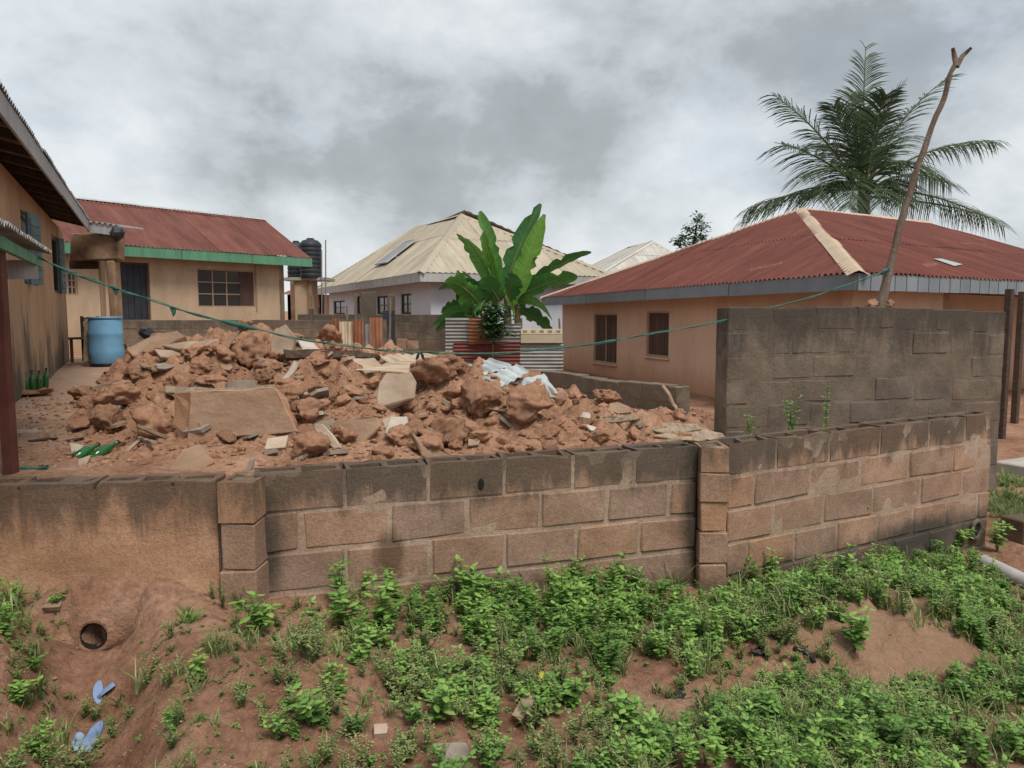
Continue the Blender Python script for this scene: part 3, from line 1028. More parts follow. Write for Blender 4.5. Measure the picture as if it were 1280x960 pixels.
    for t_, rr in ((-.035, .085), (-.05, .07), (-.045, .052), (.06, .05)):
        for k in range(n):
            a = 2 * math.pi * k / n
            mb.v.append(c + ey * t_ + (ex * math.cos(a) + az * math.sin(a) * 1.2) * rr)
    mb.v += []
    for i in range(3):
        for k in range(n):
            mb.f.append((i * n + (k + 1) % n, i * n + k, (i + 1) * n + k, (i + 1) * n + (k + 1) % n))
    sl = part('drain_sleeve', mb, M['mortar'], w, True)
    mb = MB()
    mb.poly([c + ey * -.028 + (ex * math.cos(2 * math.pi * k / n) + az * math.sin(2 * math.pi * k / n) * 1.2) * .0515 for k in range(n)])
    link('drain_shade_disc', mb.mesh('drain_shade_disc', M['dark']), sl)


front_wall()


def other_walls():
    # tall grey wall behind the right hand stretch
    a, b = P(909, 450, 7.4), P(1254, 450, 8.2)
    w = thing('tall_wall', 'tall dark grey block wall carrying the forked pole', 'wall', (a.x, a.y, -.3))
    lay_wall(w, a, b, 1.675, 8, M['greyblock'], M['greyblock'], None, seed=11, first_hollow=False, proud=.004, top_fn=lambda t: .03 * math.sin(t * 3) - .05 * t)
    # low wall between the rubble and the buff house
    a, b = P(150, 400, 19.2), P(483, 404, 19.6)
    w = thing('low_wall', 'low brown block wall in front of the buff house with green fascia', 'wall', (a.x, a.y, .4))
    lay_wall(w, a, b, CAMZ - 12 * 19.3 / 960, 4, M['lowwall'], M['lowwall'], None, seed=13, first_hollow=False, proud=.003)
    # grey wall under the white house
    a, b = P(372, 392, 22.5), P(562, 392, 21.0)
    w = thing('yard_wall', 'grey block wall with stub pillars below the white house', 'wall', (a.x, a.y, .2))
    lay_wall(w, a, b, CAMZ - 5 * 22 / 960, 6, M['lowwall'], M['lowwall'], None, seed=17, first_hollow=False, proud=.003)
    for px0, px1, ytop, D in ((452, 470, 365, 20.9), (485, 493, 368, 20.8), (388, 391, 385, 22.1)):
        c = P((px0 + px1) / 2, 400, D)
        hw = (px1 - px0) / 2 * D / 960
        zt = P(460, ytop, D).z
        mb = MB()
        mb.box((c.x, c.y, (zt + .2) / 2), (1, 0, 0), (0, 1, 0), (0, 0, 1), hw, .11, (zt - .2) / 2, .015, .015)
        part('pillar', mb, M['lowwall'], w)
    # broken retaining wall between the rubble and the peach house
    a, b = P(676, 480, 12.2), P(846, 500, 9.6)
    w = thing('retaining_wall', 'dark low wall with a crumbled end beside the peach house', 'wall', (a.x, a.y, .2))
    lay_wall(w, a, b, .68, 3, M['greyblock'], M['greyblock'], None, seed=19, first_hollow=False, proud=.003, top_fn=lambda t: .02 * math.sin(9 * t))
    for i, (x, y) in enumerate(((838, 494), (846, 510))):
        c = P(x, y, 9.5)
        mb = MB()
        mb.tube([c + Vector((-.1, 0, .12)), c + Vector((-.03, -.05, .02)), c + Vector((.03, -.06, -.12)), c + Vector((.1, -.1, -.2))], [.02, .024, .02, .014], 6)
        part('mortar_edge', mb, M['paleslab'], w)


other_walls()


# ------------------------------------------------------------------ roofs and house shells
def corr_face(root, A, B, Cc, Dd, mat, pitch=.12, amp=.016, sheet=.84, row=2.4, seed=1, name='roof_sheet'):
    """corrugated sheets on the roof plane with eave A-B and ridge Dd (over A) to Cc (over B); each sheet a part"""
    r = random.Random(seed)
    A, B, Cc, Dd = map(Vector, (A, B, Cc, Dd))
    u = (B - A).normalized()
    L_ = (B - A).length
    w0 = ((Cc + Dd) / 2 - (A + B) / 2)
    vdir = (w0 - u * w0.dot(u)).normalized()
    n = u.cross(vdir)
    if n.z < 0: n = -n
    sD, vD = (Dd - A).dot(u), (Dd - A).dot(vdir)
    sC, vC = (Cc - A).dot(u), (Cc - A).dot(vdir)

    def top(s):
        if s < sD: return vD * s / sD if sD > 1e-6 else vD
        if s <= sC: return vD + (vC - vD) * ((s - sD) / (sC - sD) if sC - sD > 1e-6 else 0)
        return vC * (L_ - s) / (L_ - sC) if L_ - sC > 1e-6 else vC
    # for verges that lean outwards / inwards
    s_lo, s_hi = 0.0, L_
    vmax = max(vD, vC)
    ns = max(1, int(round((s_hi - s_lo) / sheet)))
    sw = (s_hi - s_lo) / ns
    nr = max(1, int(math.ceil(vmax / row)))
    for k in range(nr):
        va, vb = k * row - (.12 if k else 0), (k + 1) * row
        for j in range(ns):
            a, b = s_lo + j * sw, s_lo + (j + 1) * sw + (.05 if j < ns - 1 else 0)
            m = max(3, int((b - a) / (pitch / 6)))
            mb = MB()
            lift = .004 + .006 * (j % 2) + .012 * (k % 2) + r.uniform(0, .004)
            tilt = r.uniform(-.008, .008)
            cols = []
            for i in range(m + 1):
                s = a + (b - a) * i / m
                t = min(vb, top(s))
                if t <= va + 1e-3:
                    cols.append(None); continue
                off = n * (amp * math.sin(2 * math.pi * s / pitch) + lift)
                e = -.03 * (k == 0) + r.uniform(-.002, .002)
                pts = []
                for v_, dz in ((va + e, tilt), (t, 0)):
                    pts.append(len(mb.v))
                    mb.v.append(A + u * s + vdir * v_ + off + n * dz)
                    mb.uv.append((s + seed * 7.3, v_))
                cols.append(pts)
            for p, q in zip(cols, cols[1:]):
                if p and q:
                    mb.f.append((p[0], q[0], q[1], p[1]))
            if mb.f:
                o = link(name, mb.mesh(name, mat, True), root)


def ridge_caps(root, a, b, mat, w=.16, seg=1.8, drop=.07, lift=.035):
    a, b = Vector(a), Vector(b)
    d = (b - a); L_ = d.length; d.normalize()
    side = d.cross(Vector((0, 0, 1))).normalized()
    up = side.cross(d)
    if up.z < 0: up = -up
    k = max(1, int(L_ / seg))
    for i in range(k):
        s0, s1 = L_ * i / k - .04, L_ * (i + 1) / k + .04
        mb = MB()
        lf = lift + .006 * (i % 2)
        for s in (s0, s1):
            for q, h in ((-w, -drop), (-w * .35, -.01), (0, .012), (w * .35, -.01), (w, -drop)):
                mb.v.append(a + d * s + side * q + up * (lf + h + (.005 if s == s1 else 0)))
        for q in range(4):
            mb.f.append((q, q + 1, q + 6, q + 5))
        link('ridge_cap', mb.mesh('ridge_cap', mat), root)


def fascia(root, a, b, h, mat, seg=2.4, th=.025, drop=0, name='fascia_board'):
    """boards butted end to end below the eave line"""
    a, b = Vector(a), Vector(b)
    L_ = (b - a).length
    k = max(1, int(round(L_ / seg)))
    for i in range(k):
        p, q = a + (b - a) * (i / k) , a + (b - a) * ((i + 1) / k - .002)
        mb = MB()
        z = Vector((0, 0, -h / 2 - drop + rng.uniform(-.006, .006)))
        mb.beam(p + z, q + z, th, h, (0, 0, 1), .003)
        part(name, mb, mat, root)


def wall_panel(A, B, z0, z1, holes, th, z1b=None):
    """wall from A to B, front face on the A-B line, thickness to its left (A->B), with real openings"""
    A, B = Vector((A.x, A.y, 0)), Vector((B.x, B.y, 0))
    ax = (B - A).normalized(); ay = Vector((-ax.y, ax.x, 0)); L_ = (B - A).length
    us = sorted({0, L_, *[h[0] for h in holes], *[h[1] for h in holes]})
    zs = sorted({z0, z1, *[h[2] for h in holes], *[h[3] for h in holes]})
    mb = MB()
    def pt(u, z, d):
        zz = z
        if z1b is not None and z == z1: zz = z1 + (z1b - z1) * u / L_
        return A + ax * u + ay * d + Vector((0, 0, zz))
    def hole(u, z):
        return any(h[0] < u < h[1] and h[2] < z < h[3] for h in holes)
    for a, b in zip(us, us[1:]):
        for c, d in zip(zs, zs[1:]):
            if hole((a + b) / 2, (c + d) / 2): continue
            mb.quad(pt(a, c, 0), pt(b, c, 0), pt(b, d, 0), pt(a, d, 0))
            mb.quad(pt(b, c, th), pt(a, c, th), pt(a, d, th), pt(b, d, th))
    for a, b, c, d in holes:
        mb.quad(pt(a, c, 0), pt(a, c, th), pt(b, c, th), pt(b, c, 0))
        mb.quad(pt(a, d, th), pt(a, d, 0), pt(b, d, 0), pt(b, d, th))
        mb.quad(pt(a, c, th), pt(a, c, 0), pt(a, d, 0), pt(a, d, th))
        mb.quad(pt(b, c, 0), pt(b, c, th), pt(b, d, th), pt(b, d, 0))
    mb.quad(pt(0, z0, th), pt(0, z0, 0), pt(0, z1, 0), pt(0, z1, th))
    mb.quad(pt(L_, z0, 0), pt(L_, z0, th), pt(L_, z1, th), pt(L_, z1, 0))
    mb.quad(pt(0, z1, 0), pt(L_, z1, 0), pt(L_, z1, th), pt(0, z1, th))
    return mb, ax, ay


def rect_px(A, B, x0, y0, x1, y1):
    """pixel rectangle on the wall A-B -> (u0, u1, z0, z1)"""
    A, B = Vector((A.x, A.y, 0)), Vector((B.x, B.y, 0))
    ax = (B - A).normalized(); n = Vector((-ax.y, ax.x, 0))
    p, q = PP(x0, (y0 + y1) / 2, A, n), PP(x1, (y0 + y1) / 2, A, n)
    u0, u1 = sorted(((p - A).dot(ax), (q - A).dot(ax)))
    xm = (x0 + x1) / 2
    return (u0, u1, PP(xm, y1, A, n).z, PP(xm, y0, A, n).z)


def window(root, A, ax, ay, h, frame_mat, depth=.07, fw=.04, boards=0, panes=None, board_mat=None, mull=0, name='window'):
    """frame, then shutter boards or glazed panes; everything set into the opening h"""
    u0, u1, z0, z1 = h
    A = Vector((A.x, A.y, 0)); az = Vector((0, 0, 1))
    mb = MB()
    d = depth
    def bar(ua, ub, za, zb, dd=d, t=.022):
        mb.box(A + ax * ((ua + ub) / 2) + ay * dd + az * ((za + zb) / 2), ax, ay, az, (ub - ua) / 2, t, (zb - za) / 2, .003)
    bar(u0, u0 + fw, z0, z1); bar(u1 - fw, u1, z0, z1)
    bar(u0 + fw, u1 - fw, z0, z0 + fw); bar(u0 + fw, u1 - fw, z1 - fw, z1)
    for k in range(mull):
        um = u0 + (u1 - u0) * (k + 1) / (mull + 1)
        bar(um - fw * .35, um + fw * .35, z0 + fw, z1 - fw, d - .003)
    w = part(name, mb, frame_mat, root)
    if boards:
        n = boards
        ws = (u1 - u0 - 2 * fw) / n
        for k in range(n):
            b = MB()
            b.box(A + ax * (u0 + fw + ws * (k + .5)) + ay * (d + .03 + .004 * (k % 2)) + az * ((z0 + z1) / 2), ax, ay, az, ws / 2 - .006, .01, (z1 - z0) / 2 - fw - .002, .004)
            link('board', b.mesh('board', board_mat or M['shutter']), w)
    if panes:
        nx, nz = panes
        wu, wz = (u1 - u0 - 2 * fw) / nx, (z1 - z0 - 2 * fw) / nz
        for i in range(nx):
            for j in range(nz):
                b = MB()
                b.box(A + ax * (u0 + fw + wu * (i + .5)) + ay * (d + .012) + az * (z0 + fw + wz * (j + .5)), ax, ay, az, wu / 2 - .018, .003, wz / 2 - .018)
                link('pane', b.mesh('pane', M['glass']), w)
        b = MB()
        for i in range(1, nx):
            u = u0 + fw + wu * i
            b.box(A + ax * u + ay * d + az * ((z0 + z1) / 2), ax, ay, az, .018, .014, (z1 - z0) / 2 - fw)
        for j in range(1, nz):
            z = z0 + fw + wz * j
            b.box(A + ax * ((u0 + u1) / 2) + ay * (d + .001) + az * z, ax, ay, az, (u1 - u0) / 2 - fw, .012, .016)
        link('glazing_bar', b.mesh('glazing_bar', frame_mat), w)
    return w


def inset(A, B, Dn, dist):
    return A + (Dn * dist), B + (Dn * dist)


def flat(v, z=0): return Vector((v.x, v.y, z))


def house_right():
    """peach house with the red hipped roof"""
    L = P(678, 372, 24.8); Cn = P(1073, 341, 12.1)
    r_dir = (P(1280, 353, 14.8) - Cn); r_dir.z = 0; r_dir.normalize()
    Rr = Cn + r_dir * 11; Rr.z = 2.19
    L2 = L + r_dir * 11
    ap = P(1003, 262, 19.5)
    ap2 = ap + r_dir * 5.5
    h = thing('peach_house', 'peach rendered house with red hipped corrugated roof and grey fascia', 'house', flat(Cn, -.35))
    roof = part('roof', MB().beam(ap + Vector((0, 0, -.22)), ap2 + Vector((0, 0, -.22)), .06, .12), M['darkwood'], h)
    corr_face(roof, L, Cn, ap, ap, M['roof_r'], .13, .024, seed=1)
    corr_face(roof, Cn, Rr, ap2, ap, M['roof_r'], .13, .024, seed=2)
    corr_face(roof, L2, L, ap, ap2, M['roof_r'], seed=3)
    corr_face(roof, Rr, L2, ap2, ap2, M['roof_r'], seed=4)
    ridge_caps(roof, Cn + Vector((0, 0, .0)), ap, M['cap'], .17, 1.5)
    ridge_caps(roof, L, ap, M['cap'], .14)
    ridge_caps(roof, ap, ap2, M['cap'], .14)
    fascia(h, L, Cn, .26, M['fascia_g'], 3.0, .03, .0)
    fascia(h, Cn, Rr, .27, M['fascia_g'], .32, .03, .0)
    # skylight sheet
    nrm = (Rr - Cn).cross(ap - Cn).normalized()
    if nrm.z < 0: nrm = -nrm
    q = [PP(x, y, Cn, nrm) + nrm * .035 for x, y in ((1166, 326), (1176, 326), (1202, 333), (1192, 335))]
    part('skylight', MB().prism(q, nrm * .01), M['zinclight'], h)
    # walls
    e = (L - Cn); e.z = 0; e.normalize()
    inn = r_dir
    cl = flat(Cn + inn * .55 + e * .55); ll = flat(L + inn * .55 - e * .5); rr = flat(Rr - inn * .5 + e * .55); l2 = flat(L2 - inn * .5 - e * .5)
    A, B = ll, cl
    ez = 1.98
    h1 = rect_px(A, B, 742, 392, 771, 454); h2 = rect_px(A, B, 808, 389, 836, 446); h3 = rect_px(A, B, 903, 386, 950, 464)
    mb, ax, ay = wall_panel(A, B, -.6, 1.98, [h1, h2, h3], .2, 2.06)
    part('wall', mb, M['house_r'], h)
    window(h, A, ax, ay, h1, M['frame'], .05, .045, 8, mull=1)
    window(h, A, ax, ay, h2, M['frame'], .05, .045, 7)
    window(h, A, ax, ay, h3, M['frame'], .05, .045, 8)
    for hh in (h1, h2):
        u0, u1, z0, z1 = hh
        mb = MB()
        mb.box(A + ax * ((u0 + u1) / 2) - ay * .015 + Vector((0, 0, z0 - .03)), ax, ay, (0, 0, 1), (u1 - u0) / 2 + .05, .045, .025, .006)
        part('sill', mb, M['house_r'], h)
    # side with the porch: wall, recess, back wall
    u = (rr - cl); Lr = u.length; u.normalize()
    pc = cl + u * 2.9
    mb, ax, ay = wall_panel(cl, pc, -.6, 2.04, [], .2)
    part('wall', mb, M['house_r'], h)
    bk = Vector((-u.y, u.x, 0))
    mb, _, _ = wall_panel(pc, pc + bk * 1.6, -.6, 2.04, [], .2); part('wall', mb, M['house_r'], h)
    A2, B2 = pc + bk * 1.6, rr + bk * 1.6
    hd = (.8, 1.75, -.35, 1.6)
    mb, ax, ay = wall_panel(A2, B2, -.6, 2.04, [hd], .2); part('wall', mb, M['house_r'], h)
    window(h, A2, ax, ay, hd, M['darkframe'], .06, .06, 5, board_mat=M['darkdoor'], name='door')
    mb, _, _ = wall_panel(rr + bk * 1.6, l2, -.6, 2.0, [], .2); part('wall', mb, M['house_r'], h)
    mb, _, _ = wall_panel(l2, ll, -.6, 1.98, [], .2); part('wall', mb, M['house_r'], h)
    # soffit under the eaves
    mb = MB()
    dz = Vector((0, 0, -.24))
    mb.quad(flat(L, 1.9), flat(Cn, 1.99), cl + Vector((0, 0, 1.99)), ll + Vector((0, 0, 1.9)))
    mb.quad(flat(Cn, 1.99), flat(Rr, 1.97), A2 * 0 + rr + bk * 1.6 + Vector((0, 0, 1.97)), cl + Vector((0, 0, 1.99)))
    part('soffit', mb, M['darkwood'], h)
    for x, D in ((1260, 11.6), (1276, 13.2)):
        p = P(x, 400, D)
        mb = MB().box((p.x, p.y, .8), u, bk, (0, 0, 1), .05, .05, 1.17, .008)
        part('porch_post', mb, M['darkwood'], h)


house_right()


def house_back():
    """buff house with the red gable roof and green fascia"""
    z_e = CAMZ + 1.66
    Bq = P(389, 323, 27); Aq = P(150, 307, 21.7)
    e = (Bq - Aq); e.z = 0; e.normalize()
    Aq = Aq - e * 3.0; Aq.z = Bq.z + .02
    Bq.z = Aq.z
    back = Vector((-e.y, e.x, 0))
    r1 = P(331, 275, 28.6)
    Ln = (Bq - Aq).length
    r0 = r1 - e * Ln; r0.z = r1.z + .03
    h = thing('buff_house', 'buff house with rusty red gable roof and green fascia board', 'house', flat(Bq, .5))
    roof = part('roof', MB().beam(r0 + Vector((0, 0, -.25)), r1 + Vector((0, 0, -.25)) - e * .1, .06, .1), M['darkwood'], h)
    corr_face(roof, Aq, Bq, r1, r0, M['roof_b'], .13, .016, .84, 2.9, 5)
    dep = (r1 - Bq).dot(back)
    A3 = Aq + back * 2 * dep; B3 = Bq + back * 2 * dep
    corr_face(roof, B3, A3, r0, r1, M['roof_b'], .13, .016, .84, 2.9, 6)
    ridge_caps(roof, r0, r1, M['fascia_w'], .12, 2.4, .05, .03)
    fascia(h, Aq - Vector((0, 0, .01)), Bq + e * .05 - Vector((0, 0, .01)), .30, M['fascia_green'], 2.6)
    wz = Bq.z - .28
    a, b = flat(Aq + back * .55), flat(Bq + back * .55 - e * .75)
    hd = rect_px(a, b, 151, 328, 188, 402); hw = rect_px(a, b, 247, 337, 319, 384); hw2 = rect_px(a, b, 84, 340, 97, 369)
    mb, ax, ay = wall_panel(a, b, .2, wz + .15, [hd, hw, hw2], .2); part('wall', mb, M['house_b'], h)
    window(h, a, ax, ay, hw, M['frame'], .05, .045, panes=(4, 3))
    window(h, a, ax, ay, hw2, M['frame'], .05, .045, panes=(2, 3))
    window(h, a, ax, ay, hd, M['darkframe'], .08, .06, 4, board_mat=M['darkdoor'], name='door')
    u0, u1, z0, z1 = hw                                      # boarded light at the end of the window
    mb = MB()
    mb.box(flat(a) + ax * (u1 - (u1 - u0) * .14) + ay * .045 + Vector((0, 0, (z0 + z1) / 2)), ax, ay, (0, 0, 1), (u1 - u0) * .13, .012, (z1 - z0) / 2 - .05, .004)
    part('board', mb, M['shutter'], h)
    # side wall with its gable, far walls
    c, d = b + back * (2 * dep - 1.1), a + back * (2 * dep - 1.1)
    mb, _, _ = wall_panel(b, c, .2, wz + .15, [], .2)
    mid = (b + c) / 2
    mb.prism([b + Vector((0, 0, wz + .15)), c + Vector((0, 0, wz + .15)), mid + Vector((0, 0, r1.z - .25))], -e * .2)
    part('wall', mb, M['house_b'], h)
    mb, _, _ = wall_panel(c, d, .2, wz + .15, [], .2); part('wall', mb, M['house_b'], h)
    q = PP(320, 360, a, ay)
    mb = MB().tube([q + Vector((0, 0, -.75)) - ay * .03, q + Vector((0, 0, .85)) - ay * .03], .022, 8)
    part('downpipe', mb, M['frame'], h)


house_back()


def hip_house(name, label, L, Cn, Rr, near, far, wall_mat, roof_m, fas_m, ins, z0, wins=(), rwins=(), pitch=.2, fh=.3):
    """hipped house: eave corner Cn nearest, L far along the long side, Rr along the short side"""
    L2 = L + (Rr - Cn)
    h = thing(name, label, 'house', flat(Cn, z0))
    roof = part('roof', MB().beam(near + Vector((0, 0, -.25)), far + Vector((0, 0, -.25)), .06, .1), M['darkwood'], h)
    corr_face(roof, L, Cn, near, far, roof_m, pitch, .018, 1.0, 2.6, 7)
    corr_face(roof, Cn, Rr, near, near, roof_m, pitch, .018, 1.0, 2.6, 8)
    corr_face(roof, Rr, L2, far, near, roof_m, pitch, .018, 1.0, 2.6, 9)
    corr_face(roof, L2, L, far, far, roof_m, pitch, .018, 1.0, 2.6, 10)
    for a, b in ((Cn, near), (L, far), (Rr, near), (near, far)):
        ridge_caps(roof, a, b, roof_m, .15, 2.0)
    fascia(h, L, Cn, fh, fas_m, 3.6)
    fascia(h, Cn, Rr, fh, fas_m, 3.6)
    e = (L - Cn); e.z = 0; e.normalize()
    s = (Rr - Cn); s.z = 0; s.normalize()
    c = flat(Cn + e * ins + s * ins); l = flat(L - e * ins + s * ins); r_ = flat(Rr + e * ins - s * ins); l2 = flat(L2 - e * ins - s * ins)
    zt = min(L.z, Cn.z) - fh + .18
    hs = [rect_px(l, c, *w) for w in wins]
    mb, ax, ay = wall_panel(l, c, z0 - .2, zt, hs, .2); part('wall', mb, wall_mat, h)
    for q in hs: window(h, l, ax, ay, q, M['darkframe'], .06, .05, panes=(2, 2))
    hs = [rect_px(c, r_, *w) for w in rwins]
    mb, ax, ay = wall_panel(c, r_, z0 - .2, zt, hs, .2); part('wall', mb, wall_mat, h)
    for q in hs: window(h, c, ax, ay, q, M['darkframe'], .06, .05, panes=(2, 2))
    for a, b in ((r_, l2), (l2, l)):
        mb, _, _ = wall_panel(a, b, z0 - .2, zt, [], .2); part('wall', mb, wall_mat, h)
    mb = MB()
    mb.quad(flat(L, L.z - fh + .05), flat(Cn, Cn.z - fh + .05), c + Vector((0, 0, zt)), l + Vector((0, 0, zt)))
    mb.quad(flat(Cn, Cn.z - fh + .05), flat(Rr, Rr.z - fh + .05), r_ + Vector((0, 0, zt)), c + Vector((0, 0, zt)))
    part('soffit', mb, M['fascia_w'], h)
    return h


wL, wC, wR = P(394, 361, 38), P(525, 340, 24), P(772, 346, 27.5)
wN, wF = P(577, 269, 29), P(521, 285, 35)
hip_house('white_house', 'bluish white house with beige hipped roof behind the banana plant', wL, wC, wR, wN, wF, M['house_w'], M['roof_y'], M['fascia_w'], .55, .2,
          ((417, 376, 431, 393), (446, 370, 453, 393), (471, 370, 486, 393), (501, 367, 514, 393)), ((570, 368, 580, 393),))
n = (wC - wL).cross(wN - wL).normalized()
if n.z < 0: n = -n
pq = [PP(x, y, wC, n) + n * .09 for x, y in ((471, 333), (485, 330.5), (522, 302), (510, 304.5))]
sp_ = thing('solar_panel', 'long dark grey panel lying on the beige roof', 'panel', pq[0])
part('panel_sheet', MB().prism(pq, n * .03), M['solar'], sp_)
fr = MB()
for a, b in zip(pq, pq[1:] + pq[:1]): fr.beam(a + n * .015, b + n * .015, .05, .06, n)
part('panel_frame', fr, M['fascia_w'], sp_)
for a, b in ((pq[0], pq[3]), (pq[1], pq[2])):
    part('bracket', MB().beam(a.lerp(b, .3) - n * .1, a.lerp(b, .3), .05, .05), M['metalpipe'], sp_)
hip_house('pale_roof_house', 'distant house with a pale grey hipped roof', P(700, 352, 58), P(742, 346, 42), P(900, 350, 46), P(816, 302, 48), P(786, 309, 55), M['house_p'], M['roof_w'], M['fascia_w'], .5, .0)


def house_left():
    """long ochre house whose side wall runs away from the viewer, with its porch at the far end"""
    zb = .67
    w1, w0 = PZ(25, 498, zb), PZ(87, 450, zb)
    d = (w0 - w1); d.z = 0; d.normalize()
    near = flat(w1 - d * 4.4); far = flat(w0)
    out = Vector((d.y, -d.x, 0))                         # towards the yard
    wt = CAMZ + 1.53
    h = thing('ochre_house', 'long stained ochre house with open shutters and deep eaves', 'house', flat(far, zb))
    A, B = near, far                                     # viewer side is on the right of A->B
    # openings by pixel
    n = out
    def rp(x0, y0, x1, y1):
        p, q = PP(x0, 330, A, n), PP(x1, 330, A, n)
        xm = (x0 + x1) / 2
        return ((p - A).dot(d), (q - A).dot(d), PP(xm, y1, A, n).z, PP(xm, y0, A, n).z)
    o1, o2 = rp(29, 272, 46, 356), rp(66, 297, 74, 366)
    mb, ax, ay = wall_panel(A, B, .2, wt, [o1, o2], .2)
    part('wall', mb, M['house_l'], h)
    for k, o in enumerate((o1, o2)):
        u0, u1, z0, z1 = o
        w = window(h, A, ax, ay, o, M['bluewood'], .05, .05, 5, board_mat=M['bluewood'] if k == 0 else M['dark'])  # second window's boards coloured near-black as the shade of an open window
        # shutter leaf folded out from the far jamb
        mb = MB()
        tx, hx = ((50, 33), (80.5, 72))[k]
        hp = PP(hx, 330, A, n)
        hinge = Vector((hp.x, hp.y, (z0 + z1) / 2)) - ay * .03
        dr = (-ay * .28 + ax * .96).normalized()
        ln = .1
        while proj(hinge + dr * ln)[0] < tx and ln < 3: ln += .02
        sd_ = Vector((-dr.y, dr.x, 0))
        ln /= 2
        mb.box(hinge + dr * ln, dr, sd_, (0, 0, 1), ln, .016, (z1 - z0) / 2, .004)
        s = part('shutter', mb, M['bluewood'], h)
        for j in range(7):
            z = (j - 3) * (z1 - z0) / 8.2
            b = MB().box(hinge + dr * ln - sd_ * .02 + Vector((0, 0, z)), dr, sd_, (0, 0, 1), ln * .8, .008, (z1 - z0) / 22, .003)
            link('slat', b.mesh('slat', M['bluewood']), s)
    # far end wall and the roof
    wd_ = 5.0
    inw = -out
    mb, _, _ = wall_panel(B, B + inw * wd_, .2, wt, [], .2); part('wall', mb, M['house_l'], h)
    mb, _, _ = wall_panel(A + inw * wd_, A, .2, wt, [], .2); part('wall', mb, M['house_l'], h)
    mb, _, _ = wall_panel(B + inw * wd_, A + inw * wd_, .2, wt, [], .2); part('wall', mb, M['house_l'], h)
    ze = CAMZ + 1.48
    f0, f1 = PZ(0, 144, ze), PZ(111, 290, ze)
    fd = (f1 - f0).normalized()
    f0 = f0 - fd * 3.0
    up = Vector((0, 0, .2))
    fascia(h, f0 + up, f1 + up, .19, M['fascia_l'], 2.4)
    mid0, mid1 = f0 + inw * 3.1 + Vector((0, 0, 1.35)), f1 + inw * 3.1 + Vector((0, 0, 1.35))
    roof = part('roof', MB().beam(mid0 - Vector((0, 0, .2)), mid1 - Vector((0, 0, .2)), .06, .1), M['darkwood'], h)
    corr_face(roof, f0 + up * 1.05, f1 + up * 1.05, mid1 + up, mid0 + up, M['zinc'], .1, .016, .8, 2.4, 21)
    g0, g1 = f0 + inw * 6.2, f1 + inw * 6.2
    corr_face(roof, g1 + up, g0 + up, mid0 + up, mid1 + up, M['zinc'], .1, .016, .8, 2.4, 22)
    # rafters and boarding under the eave
    Lr = (f1 - f0).length
    k = int(Lr / .75)
    for i in range(k):
        p = f0 + fd * (Lr * (i + .5) / k)
        part('rafter', MB().beam(p + Vector((0, 0, .1)) + inw * .03, p + inw * .75 + Vector((0, 0, .26)), .05, .09, (0, 0, 1), .004), M['darkwood'], h)
    mb = MB()
    mb.quad(f0 + Vector((0, 0, .175)), f1 + Vector((0, 0, .175)), f1 + inw * .8 + Vector((0, 0, .34)), f0 + inw * .8 + Vector((0, 0, .34)))
    part('eave_lining', mb, M['mudbrick'], h)
    # porch: worn beam, column and the stub of its roof edge
    D = 14.9
    def bx(name, x0, y0, x1, y1, D0, th, mat, jit=.02, bev=.02):
        p, q = P(x0, y0, D0), P(x1, y1, D0)
        m = MB().box(((p.x + q.x) / 2, D0 + th / 2, (p.z + q.z) / 2), (1, 0, 0), (0, 1, 0), (0, 0, 1), abs(q.x - p.x) / 2, th / 2, abs(p.z - q.z) / 2, bev, jit)
        return part(name, m, mat, h)
    bx('porch_beam', 86, 292, 148, 325, D, .3, M['mudbrick'])
    bx('porch_column', 133, 325.5, 149, 470, D + .02, .3, M['mudbrick'], .015)
    bx('porch_jamb', 122, 326, 132.5, 470, D + .28, .15, M['house_b'], .01)
    bx('porch_lintel', 86, 325.5, 121, 336, D + .25, .12, M['darkwood'], .0, .005)
    a, b = P(110, 284, D - .15), P(150, 290, D - .05)
    part('porch_fascia', MB().beam(a, b, .03, .17), M['fascia_l'], h)
    corr_face(roof, a + Vector((0, -.02, .1)), b + Vector((0, -.02, .1)), b + Vector((-.1, 1.6, .16)), a + Vector((0, 1.6, .2)), M['zinc'], .1, .016, .8, 2.4, 23)
    m = MB().lathe(P(147, 291, D - .1), [(.03, -.16), (.11, -.08), (.13, 0), (.07, .1), (.02, .14)], 8)
    for i, v in enumerate(m.v): m.v[i] = v + Vector((noise.noise(v * 9), noise.noise(v * 9 + Vector((3, 1, 2))), 0)) * .05
    part('gutter_end', m, M['black'], h)


house_left()


